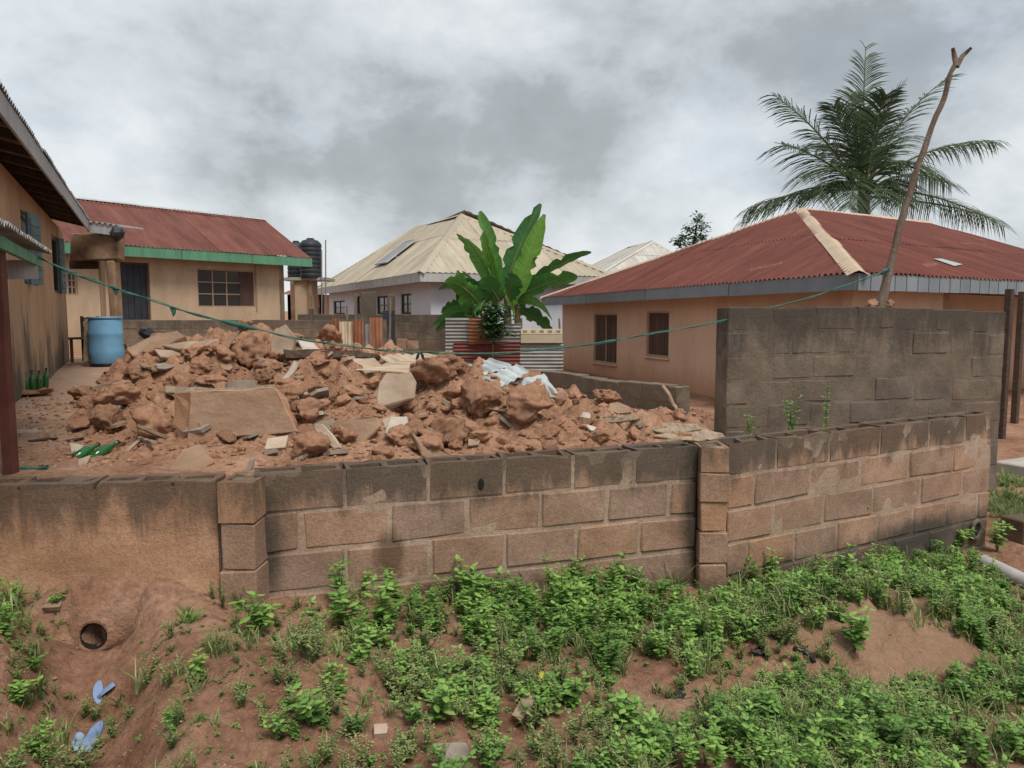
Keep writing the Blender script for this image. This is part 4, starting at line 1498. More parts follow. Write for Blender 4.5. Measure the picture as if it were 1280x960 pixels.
def kiosk():
    """lean-to at the left edge: iron post, eave with corrugated edge"""
    ze = CAMZ + .425
    e0, e1 = PZ(0, 292, ze), PZ(50, 321, ze)
    d = (e1 - e0).normalized()
    e0 = e0 - d * 1.2
    inw = Vector((-d.y, d.x, 0))
    if inw.x > 0: inw = -inw
    h = thing('lean_to_shed', 'small lean-to shed with red iron post and green eave board', 'shed', (-2.9, 4.4, .6))
    part('eave_board', MB().beam(e0 - Vector((0, 0, .05)), e1 - Vector((0, 0, .05)), .03, .07), M['fascia_green'], h)
    b0, b1 = e0 + inw * 1.8 + Vector((0, 0, .45)), e1 + inw * 1.8 + Vector((0, 0, .45))
    corr_face(h, e0 + Vector((0, 0, .02)) - inw * .05, e1 + Vector((0, 0, .02)) - inw * .05, b1, b0, M['zinc'], .085, .016, .8, 2.4, 31)
    p = P(5, 450, 4.5)
    part('post', MB().box((p.x, p.y, 1.32), (1, 0, 0), (0, 1, 0), (0, 0, 1), .033, .03, .72, .004), M['redpost'], h)
    part('post', MB().box((e1.x - .55, e1.y + .05, 1.32), (1, 0, 0), (0, 1, 0), (0, 0, 1), .03, .03, .72, .004), M['redpost'], h)
    q0, q1 = P(8, 337, 5.75), P(47, 337, 5.9)
    part('head_board', MB().beam(q0, q1, .03, .14), M['fascia_l'], h)
    part('purlin', MB().beam(e0 + inw * .9 + Vector((0, 0, .18)), e1 + inw * .9 + Vector((0, 0, .18)), .05, .07), M['darkwood'], h)


kiosk()


# ------------------------------------------------------------------ heap of collapsed mud wall
CREST = [(88, 546, 5.9, 5.35), (120, 500, 6.9, 5.2), (150, 462, 8.0, 5.1), (190, 432, 8.8, 5.0), (240, 420, 9.0, 4.8), (320, 414, 8.7, 4.7), (360, 424, 8.4, 4.7), (400, 432, 8.2, 4.7),
         (470, 450, 7.9, 4.8), (560, 462, 7.6, 4.95), (640, 476, 7.4, 5.15), (690, 497, 7.1, 5.25), (760, 522, 6.8, 5.4), (850, 546, 6.4, 5.6), (906, 553, 6.25, 5.75)]
CR = [((px - 640) / 960, P(px, yc, Dc).z, Dc, Df) for px, yc, Dc, Df in CREST]


def heap(x, y):
    """height of the heap, or None outside it"""
    t = x / y
    if t < CR[0][0] - .035 or t > CR[-1][0] + .03: return None
    zc, Dc, Df = lerp_tab(CR, t)
    edge = smooth(CR[0][0] - .035, CR[0][0] + .05, t) * smooth(CR[-1][0] + .03, CR[-1][0] - .06, t)
    if y < Df - .25 or y > Dc + 3.2: return None
    g = compound(x, y)
    if y < Dc:
        k = max(0.0, (y - Df + .2) / (Dc - Df + .2))
        k = k ** 1.05
    else:
        k = 1 - smooth(0, 3.0, y - Dc)
    z = g + (zc - g) * k
    amp = min(1, k * 2.2) * (.55 + .45 * edge)
    lump = noise.fractal((x * 1.9, y * 1.9, 2.2), .9, 2.1, 3) * .11
    d = noise.voronoi((x * 2.6, y * 2.6, 0.5))[0]
    d2 = noise.voronoi((x * 6.5, y * 6.5, 3.5))[0]
    lump += (d[1] - d[0]) * .30 - .06 + (d2[1] - d2[0]) * .13 - .03
    lump += .022 * noise.fractal((x * 14, y * 14, 4), .8, 2.1, 4)
    z += lump * amp
    return g - .05 + (z - g + .05) * edge


def make_heap():
    xs = np.arange(-5.6, 2.3, .034)
    ys = np.concatenate([np.arange(4.5, 9.0, .034), np.arange(9.0, 12.4, .12)])
    idx, v, f = {}, [], []
    for j, y in enumerate(ys):
        for i, x in enumerate(xs):
            if y < fw_y(x) + .2: continue
            z = heap(x, y)
            if z is None: continue
            idx[i, j] = len(v)
            jx = .012 * noise.noise((x * 20, y * 20, 1))
            v.append((x + jx, y + jx, z))
    for (i, j) in idx:
        q = [(i, j), (i + 1, j), (i + 1, j + 1), (i, j + 1)]
        if all(k in idx for k in q): f.append(tuple(idx[k] for k in q))
    me = bpy.data.meshes.new('rubble')
    me.from_pydata(v, [], f)
    me.materials.append(M['rubble'])
    me.polygons.foreach_set('use_smooth', [True] * len(me.polygons))
    tag(link('rubble', me), 'heap of crumbled red mud from the collapsed house', 'rubble', kind='stuff')


make_heap()


def surf(x, y):
    z = heap(x, y) if y > fw_y(x) + .2 else None
    g = ground(x, y)
    return g if z is None else max(g, z)


def hit(px, py, d0=2.2, d1=16, step=.04):
    """first point of ground or heap on a pixel's ray"""
    y = d0
    while y < d1:
        p = P(px, py, y)
        if surf(p.x, p.y) >= p.z and (p.y > fw_y(p.x) + .1 or p.y < fw_y(p.x) or p.x > FW[-1].x): return p
        y += step
    return P(px, py, d1)


def rock_mesh(name, seed, sub=3, cuts=7, rough=.16, flat_=1.0):
    import bmesh
    r = random.Random(seed)
    bm = bmesh.new()
    bmesh.ops.create_icosphere(bm, subdivisions=sub, radius=1.0)
    pl = []
    for _ in range(cuts):
        n = Vector((r.gauss(0, 1), r.gauss(0, 1), r.gauss(0, 1))).normalized()
        pl.append((n, r.uniform(.5, .85)))
    for v in bm.verts:
        p = v.co.copy()
        for n, d in pl:
            k = p.dot(n) - d
            if k > 0: p -= n * k * .93
        s = noise.fractal(p * 1.7 + Vector((seed * 3.1, 0, 0)), .62, 2.15, 6)
        vd = noise.voronoi(p * 1.9 + Vector((seed, 0, 0)))[0]
        p += p.normalized() * (s * rough - .55 * max(0, .2 - (vd[1] - vd[0])))
        p.z *= flat_
        v.co = p
    me = bpy.data.meshes.new(name)
    bm.to_mesh(me); bm.free()
    me.materials.append(M['clod'])
    me.polygons.foreach_set('use_smooth', [sub >= 3] * len(me.polygons))
    return me


BIG = [rock_mesh('mud_clod', 40 + i, 4, 9, .24, .85) for i in range(5)]
SMALL = [rock_mesh('mud_lump', 60 + i, 2, 6, .15, .85) for i in range(6)]


def put_rock(name, me, p, s, label, cat, group=None, sink=.35, r=rng):
    o = link(name, me)
    o.location = p + Vector((0, 0, s[2] * (1 - sink) * .8))
    o.rotation_euler = (r.uniform(-.4, .4), r.uniform(-.4, .4), r.uniform(0, 6.28))
    o.scale = s
    return tag(o, label, cat, group)


def lump_label(s, px, py):
    size = 'big' if s > .085 else ('middling' if s > .05 else 'small')
    if px < 230: z = 'on the side of the heap facing the blue barrel'
    elif py < 470 and px < 450: z = 'near the crest of the heap'
    elif px < 400 and py > 540: z = 'below the large plastered panel'
    elif px < 400: z = 'beside the large plastered panel'
    elif px < 560: z = 'around the tan plaster piece'
    elif px < 700: z = 'below the pale zinc sheets'
    else: z = 'on the low end of the heap towards the pillar'
    return '%s lump of dry red mud %s' % (size, z), 'mud lump', '%s mud lumps %s' % (size, z)


def clods():
    r = random.Random(21)
    # the big lumps one can make out, by pixel (centre, half width, half height)
    named = [(318, 440, 26, 24, 'largest rounded mud clod on the crest of the rubble'), (385, 560, 26, 22, 'brown mud boulder lying beside the broken wall panel near the block wall'),
             (305, 408, 10, 9, 'small knob of mud perched on the crest clod'), (365, 488, 20, 18, 'mud clod against the end of the big plastered panel'),
             (545, 465, 30, 20, 'crumbling mud clod in front of the tan roofing sheets'), (600, 500, 30, 24, 'broad mud clod below the pale zinc sheets'),
             (660, 505, 34, 24, 'cracked mud clod with a zinc sheet across its top'), (430, 545, 16, 14, 'mud lump between the two leaning plaster pieces'),
             (150, 495, 24, 18, 'crumbled mud clod facing the blue barrel'), (135, 525, 22, 20, 'mud block beside the green bottles'), (190, 530, 26, 24, 'mud block with a whitish streak near the big panel'),
             (225, 480, 18, 14, 'mud lump below the flat pale slabs'), (560, 540, 34, 22, 'wide low clod of red mud near the wall'), (500, 545, 22, 16, 'mud clod at the foot of the white plaster flake')]
    for px, py, w, h_, lab in named:
        p = hit(px, py + h_ * .6, 4.9)
        k = p.y / 960
        put_rock('mud_clod', r.choice(BIG), p, (w * k * 1.15, w * k, h_ * k * 1.15), lab, 'clod', None, .3, r)
    cnt = 0
    tries = 0
    while cnt < 270 and tries < 4000:
        tries += 1
        px, py = r.uniform(95, 880), r.uniform(425, 590)
        p = hit(px, py, 4.9)
        if p.y > 10 or heap(p.x, p.y) is None: continue
        s = min(r.lognormvariate(2.1, .5), 24) * p.y / 960
        put_rock('mud_lump', r.choice(SMALL if s < .07 else BIG[:3]) if s < .1 else r.choice(BIG), p, (s * r.uniform(.8, 1.4), s * r.uniform(.8, 1.3), s * r.uniform(.6, 1.0)),
                 *lump_label(s, px, py), .3, r)
        cnt += 1
    # crumbs too small to pick apart
    v, f = [], []
    for _ in range(9000):
        px, py = r.uniform(20, 900), r.uniform(425, 600)
        p = hit(px, py, 4.7, 12, .07)
        if p.y > 11 or (p.y < fw_y(p.x) + .2): continue
        crumb(v, f, p, r.uniform(.006, .028), r)
    me = bpy.data.meshes.new('rubble_crumbs'); me.from_pydata(v, [], f); me.materials.append(M['rubble'])
    tag(link('rubble_crumbs', me), 'small crumbs of mud and mortar strewn over the rubble', 'crumbs', kind='stuff')
    v, f = [], []
    for _ in range(6500):
        px, py = r.uniform(-20, 1290), r.uniform(740, 985)
        p = hit(px, py, 2.2, 8, .06)
        crumb(v, f, p, r.uniform(.002, .009) * (2.0 if r.random() < .03 else 1), r)
    me = bpy.data.meshes.new('gravel'); me.from_pydata(v, [], f); me.materials.append(M['gravel'])
    tag(link('gravel', me), 'fine gravel and mud crumbs on the bare soil', 'gravel', kind='stuff')


def crumb(v, f, p, s, r):
    b = len(v)
    pts = [(1, 0, 0), (-1, 0, 0), (0, 1, 0), (0, -1, 0), (0, 0, 1), (0, 0, -1)]
    a = r.uniform(0, 6.28)
    ca, sa = math.cos(a), math.sin(a)
    for x, y, z in pts:
        k = s * r.uniform(.6, 1.3)
        v.append((p.x + (x * ca - y * sa) * k, p.y + (x * sa + y * ca) * k, p.z + z * k * .8 + s * .3))
    for q in ((0, 2, 4), (2, 1, 4), (1, 3, 4), (3, 0, 4), (2, 0, 5), (1, 2, 5), (3, 1, 5), (0, 3, 5)):
        f.append(tuple(b + i for i in q))


M['gravel'] = simple('gravel', ((0.15, 0.08, 0.048), (0.25, 0.14, 0.09), (0.4, 0.3, 0.23)), 45, 0.95, 0)
clods()


def slab_px(name, corners, D, nrm, th, mat, label, cat='slab', group=None, rough_mat=None, wob=.012, seed=0):
    """slab whose visible face is the pixel outline laid on the plane (D at its centre, facing nrm)"""
    r = random.Random(seed + int(corners[0][0]))
    nrm = Vector(nrm).normalized()
    cx = sum(c[0] for c in corners) / len(corners); cy = sum(c[1] for c in corners) / len(corners)
    smp = [(cx + (x - cx) * .9, cy + (y - cy) * .9) for x, y in corners] + [(cx, cy)]
    hs = [hit(x, y, 4.6, 12, .03).y for x, y in smp]
    D = max(hs[-1], 4.7)
    while D > 4.5:                             # bring it forward until its face lies clear of the heap
        p0 = P(cx, cy, D)
        ok = sum(PP(x, y, p0, nrm).y < h_ + .015 for (x, y), h_ in zip(smp, hs))
        if ok >= .86 * len(smp): break
        D -= .03
    p0 = P(cx, cy, D)
    pts = []
    m = len(corners)
    for i in range(m):
        a, b = corners[i], corners[(i + 1) % m]
        k = max(1, int(math.hypot(a[0] - b[0], a[1] - b[1]) / 14))
        for j in range(k):
            t = j / k
            q = PP(a[0] + (b[0] - a[0]) * t, a[1] + (b[1] - a[1]) * t, p0, nrm)
            w = wob if j else wob * .4
            pts.append(q + Vector((r.uniform(-w, w), r.uniform(-w, w), r.uniform(-w, w))) - nrm * nrm.dot(Vector((0, 0, 0))))
    n = len(pts)
    mb = MB()
    cen = sum(pts, Vector()) / n
    bev = [p + (cen - p).normalized() * min(.01, th * .3) for p in pts]
    front = [p + nrm * .0 for p in bev]
    rim = [p - nrm * min(.012, th * .25) for p in pts]
    back = [p - nrm * th + (cen - p).normalized() * r.uniform(-.02, .035) for p in pts]
    mb.v = front + rim + back
    fr = list(range(n))
    want = (front[1] - front[0]).cross(front[n // 2] - front[0]).dot(nrm) > 0
    def add(q): mb.f.append(tuple(q) if want else tuple(reversed(q)))
    add(fr)
    for i in range(n):
        j = (i + 1) % n
        add((n + i, n + j, j, i)); add((2 * n + i, 2 * n + j, n + j, n + i))
    add([2 * n + i for i in reversed(range(n))])
    o = solo(name, mb, mat, label, cat, group)
    if rough_mat:
        o.data.materials.append(rough_mat)
        for p in o.data.polygons:
            if p.index > n * 0 and abs(p.normal.dot(nrm)) < .7: p.material_index = 1
    return o


UPF = (0, -.55, .83)
FRONT = (0, -.93, .36)
FLAT = (0, -.16, .98)


def slabs():
    S = slab_px
    # big plastered panel propped on the heap
    S('wall_panel_slab', ((236, 490), (345, 484), (372, 540), (345, 543), (258, 550), (233, 549)), 5.75, (.12, -.96, .2), .14, M['slab'], 'large plastered mud wall panel lying tilted over the rubble', 'wall panel', None, M['clod'], .006)
    S('broken_panel_end', ((216, 491), (238, 489), (249, 520), (258, 549), (221, 548), (217, 520)), 5.83, (-.35, -.9, .15), .2, M['clod'], 'rough broken mud edge at the end of the large plastered panel', 'broken edge', None, None, .02)
    S('timber_board', ((205, 482), (262, 486), (345, 481), (345, 486), (262, 492), (207, 490)), 5.9, FLAT, .03, M['wood'], 'thin weathered boards caught above the large plastered panel', 'board')
    S('grey_block_piece', ((282, 478), (318, 475), (321, 488), (283, 490)), 5.95, FRONT, .12, M['greyslab'], 'grey concrete block fragment resting on the large panel', 'block piece')
    S('brown_block_piece', ((240, 480), (280, 477), (279, 489), (243, 490)), 5.97, FRONT, .12, M['slab'], 'brown split block fragment resting on the large panel', 'block piece')
    # upper left of the heap
    S('long_mud_slab', ((157, 436), (186, 421), (222, 413), (232, 420), (205, 433), (166, 446)), 8.5, UPF, .14, M['slab'], 'long brown mud slab beside the blue barrel', 'slab', None, M['clod'])
    S('flat_pale_slab', ((203, 432), (235, 426), (273, 423), (270, 435), (238, 437)), 8.1, UPF, .06, M['paleslab'], 'flat pale plaster slab below the crest of the rubble', 'slab')
    S('flat_pale_slab', ((192, 436), (215, 437), (236, 446), (230, 452), (200, 446)), 7.7, UPF, .05, M['paleslab'], 'cracked pale plaster slab under the flat pale one', 'slab')
    S('small_plaster_slab', ((233, 438), (254, 436), (256, 446), (238, 448)), 7.6, UPF, .06, M['slab'], 'small square plaster fragment between pale slabs', 'slab')
    S('leaning_plaster_slab', ((268, 441), (290, 416), (297, 417), (283, 448), (272, 450)), 7.8, (.5, -.8, .3), .08, M['slab'], 'narrow plaster slab leaning on the crest clod', 'slab', None, M['clod'])
    S('pointed_plaster_slab', ((338, 432), (342, 413), (356, 405), (370, 421), (366, 440), (340, 448)), 8.2, (.1, -.95, .3), .08, M['paleslab'], 'pointed plaster slab standing up on the crest', 'slab')
    S('pale_sheet', ((372, 425), (392, 428), (400, 438), (378, 437)), 8.3, UPF, .03, M['whiteslab'], 'small whitish plaster sheet behind the pointed slab', 'slab')
    S('dark_timber', ((354, 436), (440, 438), (472, 442), (470, 446), (400, 449), (356, 447)), 8.1, FRONT, .08, M['darkwood'], 'dark long timber lying across the back of the rubble', 'timber')
    S('green_plaster_slab', ((349, 478), (368, 449), (376, 452), (372, 462), (356, 479)), 7.0, (.5, -.8, .3), .05, M['whiteslab'], 'narrow slab with whitish plaster standing on edge', 'slab', None, M['clod'])
    S('flat_pale_slab', ((345, 482), (372, 483), (388, 492), (360, 491)), 6.2, FLAT, .04, M['paleslab'], 'flat pale fragment at the upper corner of the large panel', 'slab')
    S('beige_board', ((437, 446), (465, 443), (478, 458), (452, 463)), 7.4, UPF, .03, M['paleslab'], 'beige board tilted behind the tan plaster piece', 'board')
    S('tan_plaster_piece', ((474, 480), (483, 465), (514, 464), (520, 477), (518, 498), (471, 509)), 6.6, (.05, -.8, .6), .06, M['paleslab'], 'tan squarish plaster piece standing out on the rubble face', 'slab')
    S('white_plaster_flake', ((480, 541), (487, 521), (508, 519), (512, 534), (518, 541), (510, 559)), 5.7, (.1, -.85, .5), .05, M['whiteslab'], 'whitish plaster flake leaning near the block wall', 'slab')
    S('plaster_shard', ((514, 540), (526, 548), (567, 570), (545, 577), (528, 572)), 5.35, (.3, -.8, .5), .05, M['slab'], 'brown shard sliding down beside the white flake', 'slab')
    S('leaning_plaster_piece', ((412, 530), (425, 521), (472, 521), (476, 533), (452, 556), (428, 558)), 5.7, (.05, -.88, .45), .07, M['slab'], 'brown five sided plaster piece leaning on rubble', 'slab', None, M['clod'])
    S('curved_plaster_piece', ((391, 533), (402, 530), (418, 545), (426, 560), (418, 562), (398, 545)), 5.55, (-.2, -.9, .35), .06, M['paleslab'], 'thin curved plaster piece standing behind the mud boulder', 'slab')
    S('foot_slab', ((207, 590), (228, 562), (250, 553), (268, 575), (240, 597)), 5.05, UPF, .08, M['slab'], 'broken brown slab half buried below the large panel', 'slab', None, M['clod'])
    S('foot_slab', ((250, 597), (266, 582), (286, 589), (276, 599)), 4.85, UPF, .05, M['slab'], 'small brown slab half buried at the block wall', 'slab')
    S('grey_stick', ((306, 590), (312, 572), (319, 573), (313, 592)), 4.9, FRONT, .03, M['greyslab'], 'grey splinter standing at the block wall', 'splinter')
    # flat slabs in the yard at the left
    S('yard_slab', ((14, 536), (50, 533), (53, 539), (16, 542)), 6.4, (0, -.05, 1), .03, M['paleslab'], 'flat slab edge in the yard beside the red post', 'slab')
    S('yard_slab', ((40, 592), (80, 586), (122, 588), (120, 602), (46, 603)), 4.65, (0, -.1, 1), .05, M['greyslab'], 'flat grey slab against the inside of the block wall', 'slab')
    S('yard_slab', ((52, 534), (74, 527), (78, 533), (58, 541)), 6.3, (0, -.05, 1), .03, M['slab'], 'brown slab next to the flat slab edge in the yard', 'slab')
    S('mortar_piece', ((86, 553), (104, 554), (98, 568), (88, 566)), 5.25, UPF, .05, M['whiteslab'], 'whitish mortar piece behind the green bottles', 'slab')
    S('mortar_piece', ((97, 574), (112, 568), (108, 580), (96, 583)), 5.05, UPF, .04, M['paleslab'], 'pale mortar piece in front of the green bottles', 'slab')
    # right end of the heap
    S('white_flake', ((712, 513), (736, 515), (738, 523), (722, 520)), 6.6, UPF, .02, M['whiteslab'], 'small white flake on the low end of the rubble', 'slab')
    S('white_flake', ((730, 530), (756, 536), (757, 540), (738, 537)), 6.3, UPF, .02, M['whiteslab'], 'thin white strip on the low end of the rubble', 'slab')
    S('timber_beam', ((748, 519), (812, 518), (816, 525), (752, 527)), 7.3, FRONT, .08, M['wood'], 'weathered timber beam behind the low end of the rubble', 'timber')
    for k, (c, D, l) in enumerate(((((815, 544), (845, 539), (886, 537), (907, 544), (888, 549), (840, 548)), 5.9, 'lowest splintered plank behind the pillar'),
                                   (((846, 538), (872, 532), (880, 536), (905, 541), (880, 543)), 6.1, 'middle splintered plank behind the pillar'),
                                   (((808, 534), (834, 527), (872, 529), (878, 535), (838, 541)), 6.3, 'uppermost splintered plank behind the pillar'))):
        S('splintered_plank', c, D, FLAT, .03, M['wood'], l, 'plank')
    S('pale_plank', ((846, 548), (870, 545), (880, 552), (852, 557)), 5.6, FLAT, .03, M['paleslab'], 'pale short plank resting on the block wall by the pillar', 'plank')


slabs()


def shards():
    r = random.Random(31)
    for k in range(85):
        px, py = r.uniform(110, 870), r.uniform(432, 588)
        p = hit(px, py, 4.9)
        if heap(p.x, p.y) is None or p.y > 9.5: continue
        m = r.randint(4, 6)
        s = r.uniform(.035, .11)
        wood = r.random() < .25
        rot = Matrix.Rotation(r.uniform(0, 6.28), 3, 'Z') @ Matrix.Rotation(r.uniform(-.7, .7), 3, 'X') @ Matrix.Rotation(r.uniform(-.5, .5), 3, 'Y')
        if wood:
            out = [(-s * 2, -s * .18), (s * 2.2, -s * .12), (s * 2, s * .16), (-s * 1.8, s * .2)]
        else:
            out = [(math.cos(6.283 * (i + r.random() * .6) / m) * s, math.sin(6.283 * (i + r.random() * .6) / m) * s * .75) for i in range(m)]
        mb = MB().prism([p + rot @ Vector((x, y, .01)) + Vector((0, 0, .015)) for x, y in out], rot @ Vector((0, 0, r.uniform(.012, .03))))
        z = lump_label(0, px, py)[2].split('mud lumps ')[1]
        if wood: solo('wood_splinter', mb, M['wood'], 'thin wood splinter lying %s' % z, 'splinter', 'wood splinters %s' % z)
        else: solo('plaster_shard', mb, r.choice((M['paleslab'], M['slab'], M['slab'], M['greyslab'])), 'small flat plaster shard lying %s' % z, 'shard', 'plaster shards %s' % z)


shards()


def sheet_px(name, q, D, nrm, mat, label, pitch=.085, sag=.012, seed=0):
    """loose corrugated roofing sheet: pixel quad laid on a plane, then bent a little"""
    nrm = Vector(nrm).normalized()
    cx = sum(c[0] for c in q) / 4; cy = sum(c[1] for c in q) / 4
    hs = [hit(cx + (x - cx) * .9, cy + (y - cy) * .9, 4.6, 12, .03).y for x, y in q]
    D = max(hs)
    while D > 4.6:
        p0 = P(cx, cy, D)
        if all(PP(cx + (x - cx) * .9, cy + (y - cy) * .9, p0, nrm).y < h_ + .01 for (x, y), h_ in zip(q, hs)): break
        D -= .03
    p0 = P(cx, cy, D)
    a, b, c, d = [PP(x, y, p0, nrm) for x, y in q]       # a-b far edge, d-c near edge
    w = ((b - a).length + (c - d).length) / 2
    nu, nv = max(12, int(w / pitch * 6)), 10
    mb = MB()
    for j in range(nv + 1):
        for i in range(nu + 1):
            u, v = i / nu, j / nv
            p = (a * (1 - u) + b * u) * (1 - v) + (d * (1 - u) + c * u) * v
            z = .01 * math.sin(u * w / pitch * 6.283) + sag * noise.fractal((u * 2 + seed, v * 2, seed), 1, 2, 3)
            mb.v.append(p + nrm * z)
            mb.uv.append((u * w + seed, v * 1.2))
    for j in range(nv):
        for i in range(nu):
            k = j * (nu + 1) + i
            mb.f.append((k, k + nu + 1, k + nu + 2, k + 1))
    return solo(name, mb, mat, label, 'roofing sheet', smooth=True)


sheet_px('roofing_sheet', ((585, 456), (612, 448), (640, 457), (605, 470)), 7.0, (0, -.6, .8), M['zinclight'], 'pale bluish zinc sheet fragment on top of the heap', seed=1)
sheet_px('roofing_sheet', ((603, 472), (645, 455), (662, 464), (628, 484)), 6.9, (0, -.62, .8), M['zinclight'], 'pale bluish zinc strip with a rusty edge beside the other fragment', seed=2)
sheet_px('roofing_sheet', ((636, 478), (680, 466), (700, 494), (690, 497)), 6.6, (.1, -.75, .65), M['zinclight'], 'pale zinc sheet folded over the cracked mud clod', seed=3, sag=.035)
sheet_px('roofing_sheet', ((472, 445), (535, 441), (562, 447), (500, 462)), 7.7, (0, -.45, .9), M['zinctan'], 'tan stained roofing sheet lying behind the crumbling clod', seed=4)
sheet_px('roofing_sheet', ((440, 462), (500, 452), (560, 449), (520, 467)), 7.3, (0, -.5, .86), M['zinctan'], 'tan roofing sheet below the other one on the heap', seed=5)


# ------------------------------------------------------------------ things in the yard
def barrel():
    p = PZ(134, 456, .68)
    D = p.y
    rad, H = 19.5 * D / 960, 60 * D / 960
    b = thing('barrel', 'blue plastic barrel standing by the ochre house', 'barrel', p)
    prof = [(rad * .9, 0), (rad * .97, .03), (rad * .99, H * .2), (rad * 1.03, H * .3), (rad * 1.0, H * .33), (rad * 1.02, H * .62), (rad * 1.04, H * .66), (rad * 1.0, H * .69), (rad * .97, H * .93), (rad * .93, H * .96)]
    part('body', MB().lathe(p, prof, 28, True), M['barrel'], b, True)
    part('rim', MB().lathe(p, [(rad * .93, H * .955), (rad * 1.02, H * .965), (rad * 1.02, H * 1.0), (rad * .95, H * 1.0), (rad * .93, H * .97)], 28), M['barrel'], b, True)
    part('lid', MB().lathe(p, [(rad * .01, H * .985), (rad * .93, H * .985), (rad * .94, H * .97)], 28), M['barrel'], b)
    part('base_ring', MB().lathe(p, [(rad * .98, -.01), (rad * 1.0, .0), (rad * 1.0, .035), (rad * .96, .04)], 28), M['black'], b)
    # old chair frame and boards beside it
    c = thing('wooden_chair', 'old dark wooden chair frame behind the blue barrel', 'chair', P(100, 452, D + .2))
    q = P(100, 452, D + .2)
    for dx in (-.14, .16):
        for dy in (0, .38):
            part('leg', MB().beam(q + Vector((dx, dy, -.02)), q + Vector((dx, dy, .42 if not dy else .82)), .04, .04, (0, 1, 0)), M['darkwood'], c)
    part('seat', MB().box(q + Vector((.01, .19, .42)), (1, 0, 0), (0, 1, 0), (0, 0, 1), .19, .22, .018, .004), M['darkwood'], c)
    for z in (.6, .76):
        part('back_rail', MB().beam(q + Vector((-.14, .38, z)), q + Vector((.16, .38, z)), .025, .07), M['darkwood'], c)
    solo('leaning_board', MB().beam(P(112, 452, D - .1), P(113, 398, D + .25), .22, .03, (0, 1, 0), .004), M['wood'], 'narrow grey board leaning beside the blue barrel', 'board')
    solo('dark_bundle', MB().tube([P(176, 414, 9.5), P(184, 417, 9.5), P(196, 421, 9.5)], [.05, .09, .04], 8), M['black'], 'dark blue bundle lying behind the long mud slab', 'bundle')


barrel()


def bottle_at(p, axis, L_, rad, label):
    axis = Vector(axis).normalized()
    b = thing('bottle', label, 'bottle', p, None)
    pts = [p + axis * (L_ * t) for t in (0, .02, .3, .58, .68, .78, .97, 1.0)]
    part('body', MB().tube(pts, [rad * .85, rad, rad, rad, rad * .75, rad * .4, rad * .36, rad * .42], 14), M['bottle'], b, True)
    part('cap', MB().tube([p + axis * L_, p + axis * (L_ + .012)], rad * .44, 10), M['black'], b)


for (x0, y0, x1, y1, D0), lab in (((94, 573, 122, 556, 5.02), 'green glass bottle tilted against the whitish mortar piece'), ((114, 573, 147, 553, 5.05), 'green glass bottle tilted towards the mud block')):
    p0, p1 = P(x0, y0, D0), P(x1, y1, D0 + .16)
    bottle_at(p0, p1 - p0, (p1 - p0).length, .036, lab)
for k, (x, y) in enumerate(((33, 490), (41, 489), (49, 487), (57, 485))):
    q = PZ(x, y, .69)
    bottle_at(q, (.05 * k - .07, .02, 1), .22 + .02 * (k % 2), .034, 'green bottle standing in the row against the stained ochre wall')
    bpy.data.objects[[o.name for o in C.objects if o.name.startswith('bottle')][-1]]['group'] = 'bottles along the ochre wall'
for o in C.objects:
    if o.name.startswith('bottle') and o.get('label', '').startswith('green bottle standing'): o['group'] = 'bottles along the ochre wall'
for k, (x, y, w, lab) in enumerate(((33, 494, .16, 'pale stone before the row of green bottles'), (52, 493, .14, 'dark stone before the row of green bottles'))):
    put_rock('stone', BIG[k], PZ(x, y, .68), (w, .1, .05), lab, 'stone', None, .4)


def tanks():
    st = thing('tank_stand', 'rendered concrete stand carrying two black water tanks', 'tank stand', P(378, 405, 29.5))
    p, q = P(364, 351, 29.5), P(391, 408, 29.5)
    part('tower', MB().box(((p.x + q.x) / 2, 29.9, (p.z + q.z) / 2), (1, 0, 0), (0, 1, 0), (0, 0, 1), (q.x - p.x) / 2, .5, (p.z - q.z) / 2, .02), M['house_b'], st)
    part('platform', MB().box(((p.x + q.x) / 2 + .2, 29.9, p.z + .06), (1, 0, 0), (0, 1, 0), (0, 0, 1), .85, .62, .06, .01), M['concrete'], st)
    for x in (366, 388):
        c = P(x, 380, 29.33)
        part('post', MB().box((c.x, c.y, (p.z + q.z) / 2), (1, 0, 0), (0, 1, 0), (0, 0, 1), .07, .04, (p.z - q.z) / 2 - .01), M['mudbrick'], st)
    for x, y1, y0, rpx, D, lab in ((389, 299, 347, 13.5, 29.5, 'larger black ribbed water tank at the outer end of the stand'), (371, 300, 346, 11, 30.4, 'black ribbed water tank partly hidden by the red roof')):
        a = P(x, y0, D); H = (y0 - y1) * D / 960; rad = rpx * D / 960
        a.z = p.z + .125
        t = thing('water_tank', lab, 'water tank', a)
        prof = [(rad * .97, 0)]
        for k in range(8):
            z = H * .86 * k / 8
            prof += [(rad * .96, z + .01), (rad, z + H * .025), (rad, z + H * .08), (rad * .96, z + H * .1)]
        prof += [(rad * .95, H * .87), (rad * .7, H * .94), (rad * .32, H * .97)]
        part('body', MB().lathe(a, prof, 26, True), M['tank'], t, True)
        part('lid', MB().lathe(a, [(rad * .34, H * .96), (rad * .36, H * .985), (rad * .3, H), (rad * .02, H * 1.005)], 16), M['tank'], t)
    for x, y0, lab in ((402, 303, 'shorter thin metal pipe upright beside the water tanks'), (407, 300, 'taller thin metal pipe upright beside the water tanks')):
        a, b = P(x, 410, 29.2), P(x, y0 + (0 if x == 407 else 10), 29.2)
        solo('standpipe', MB().tube([a - Vector((0, 0, .6)), b], .025, 8), M['metalpipe'], lab, 'pipe')


tanks()


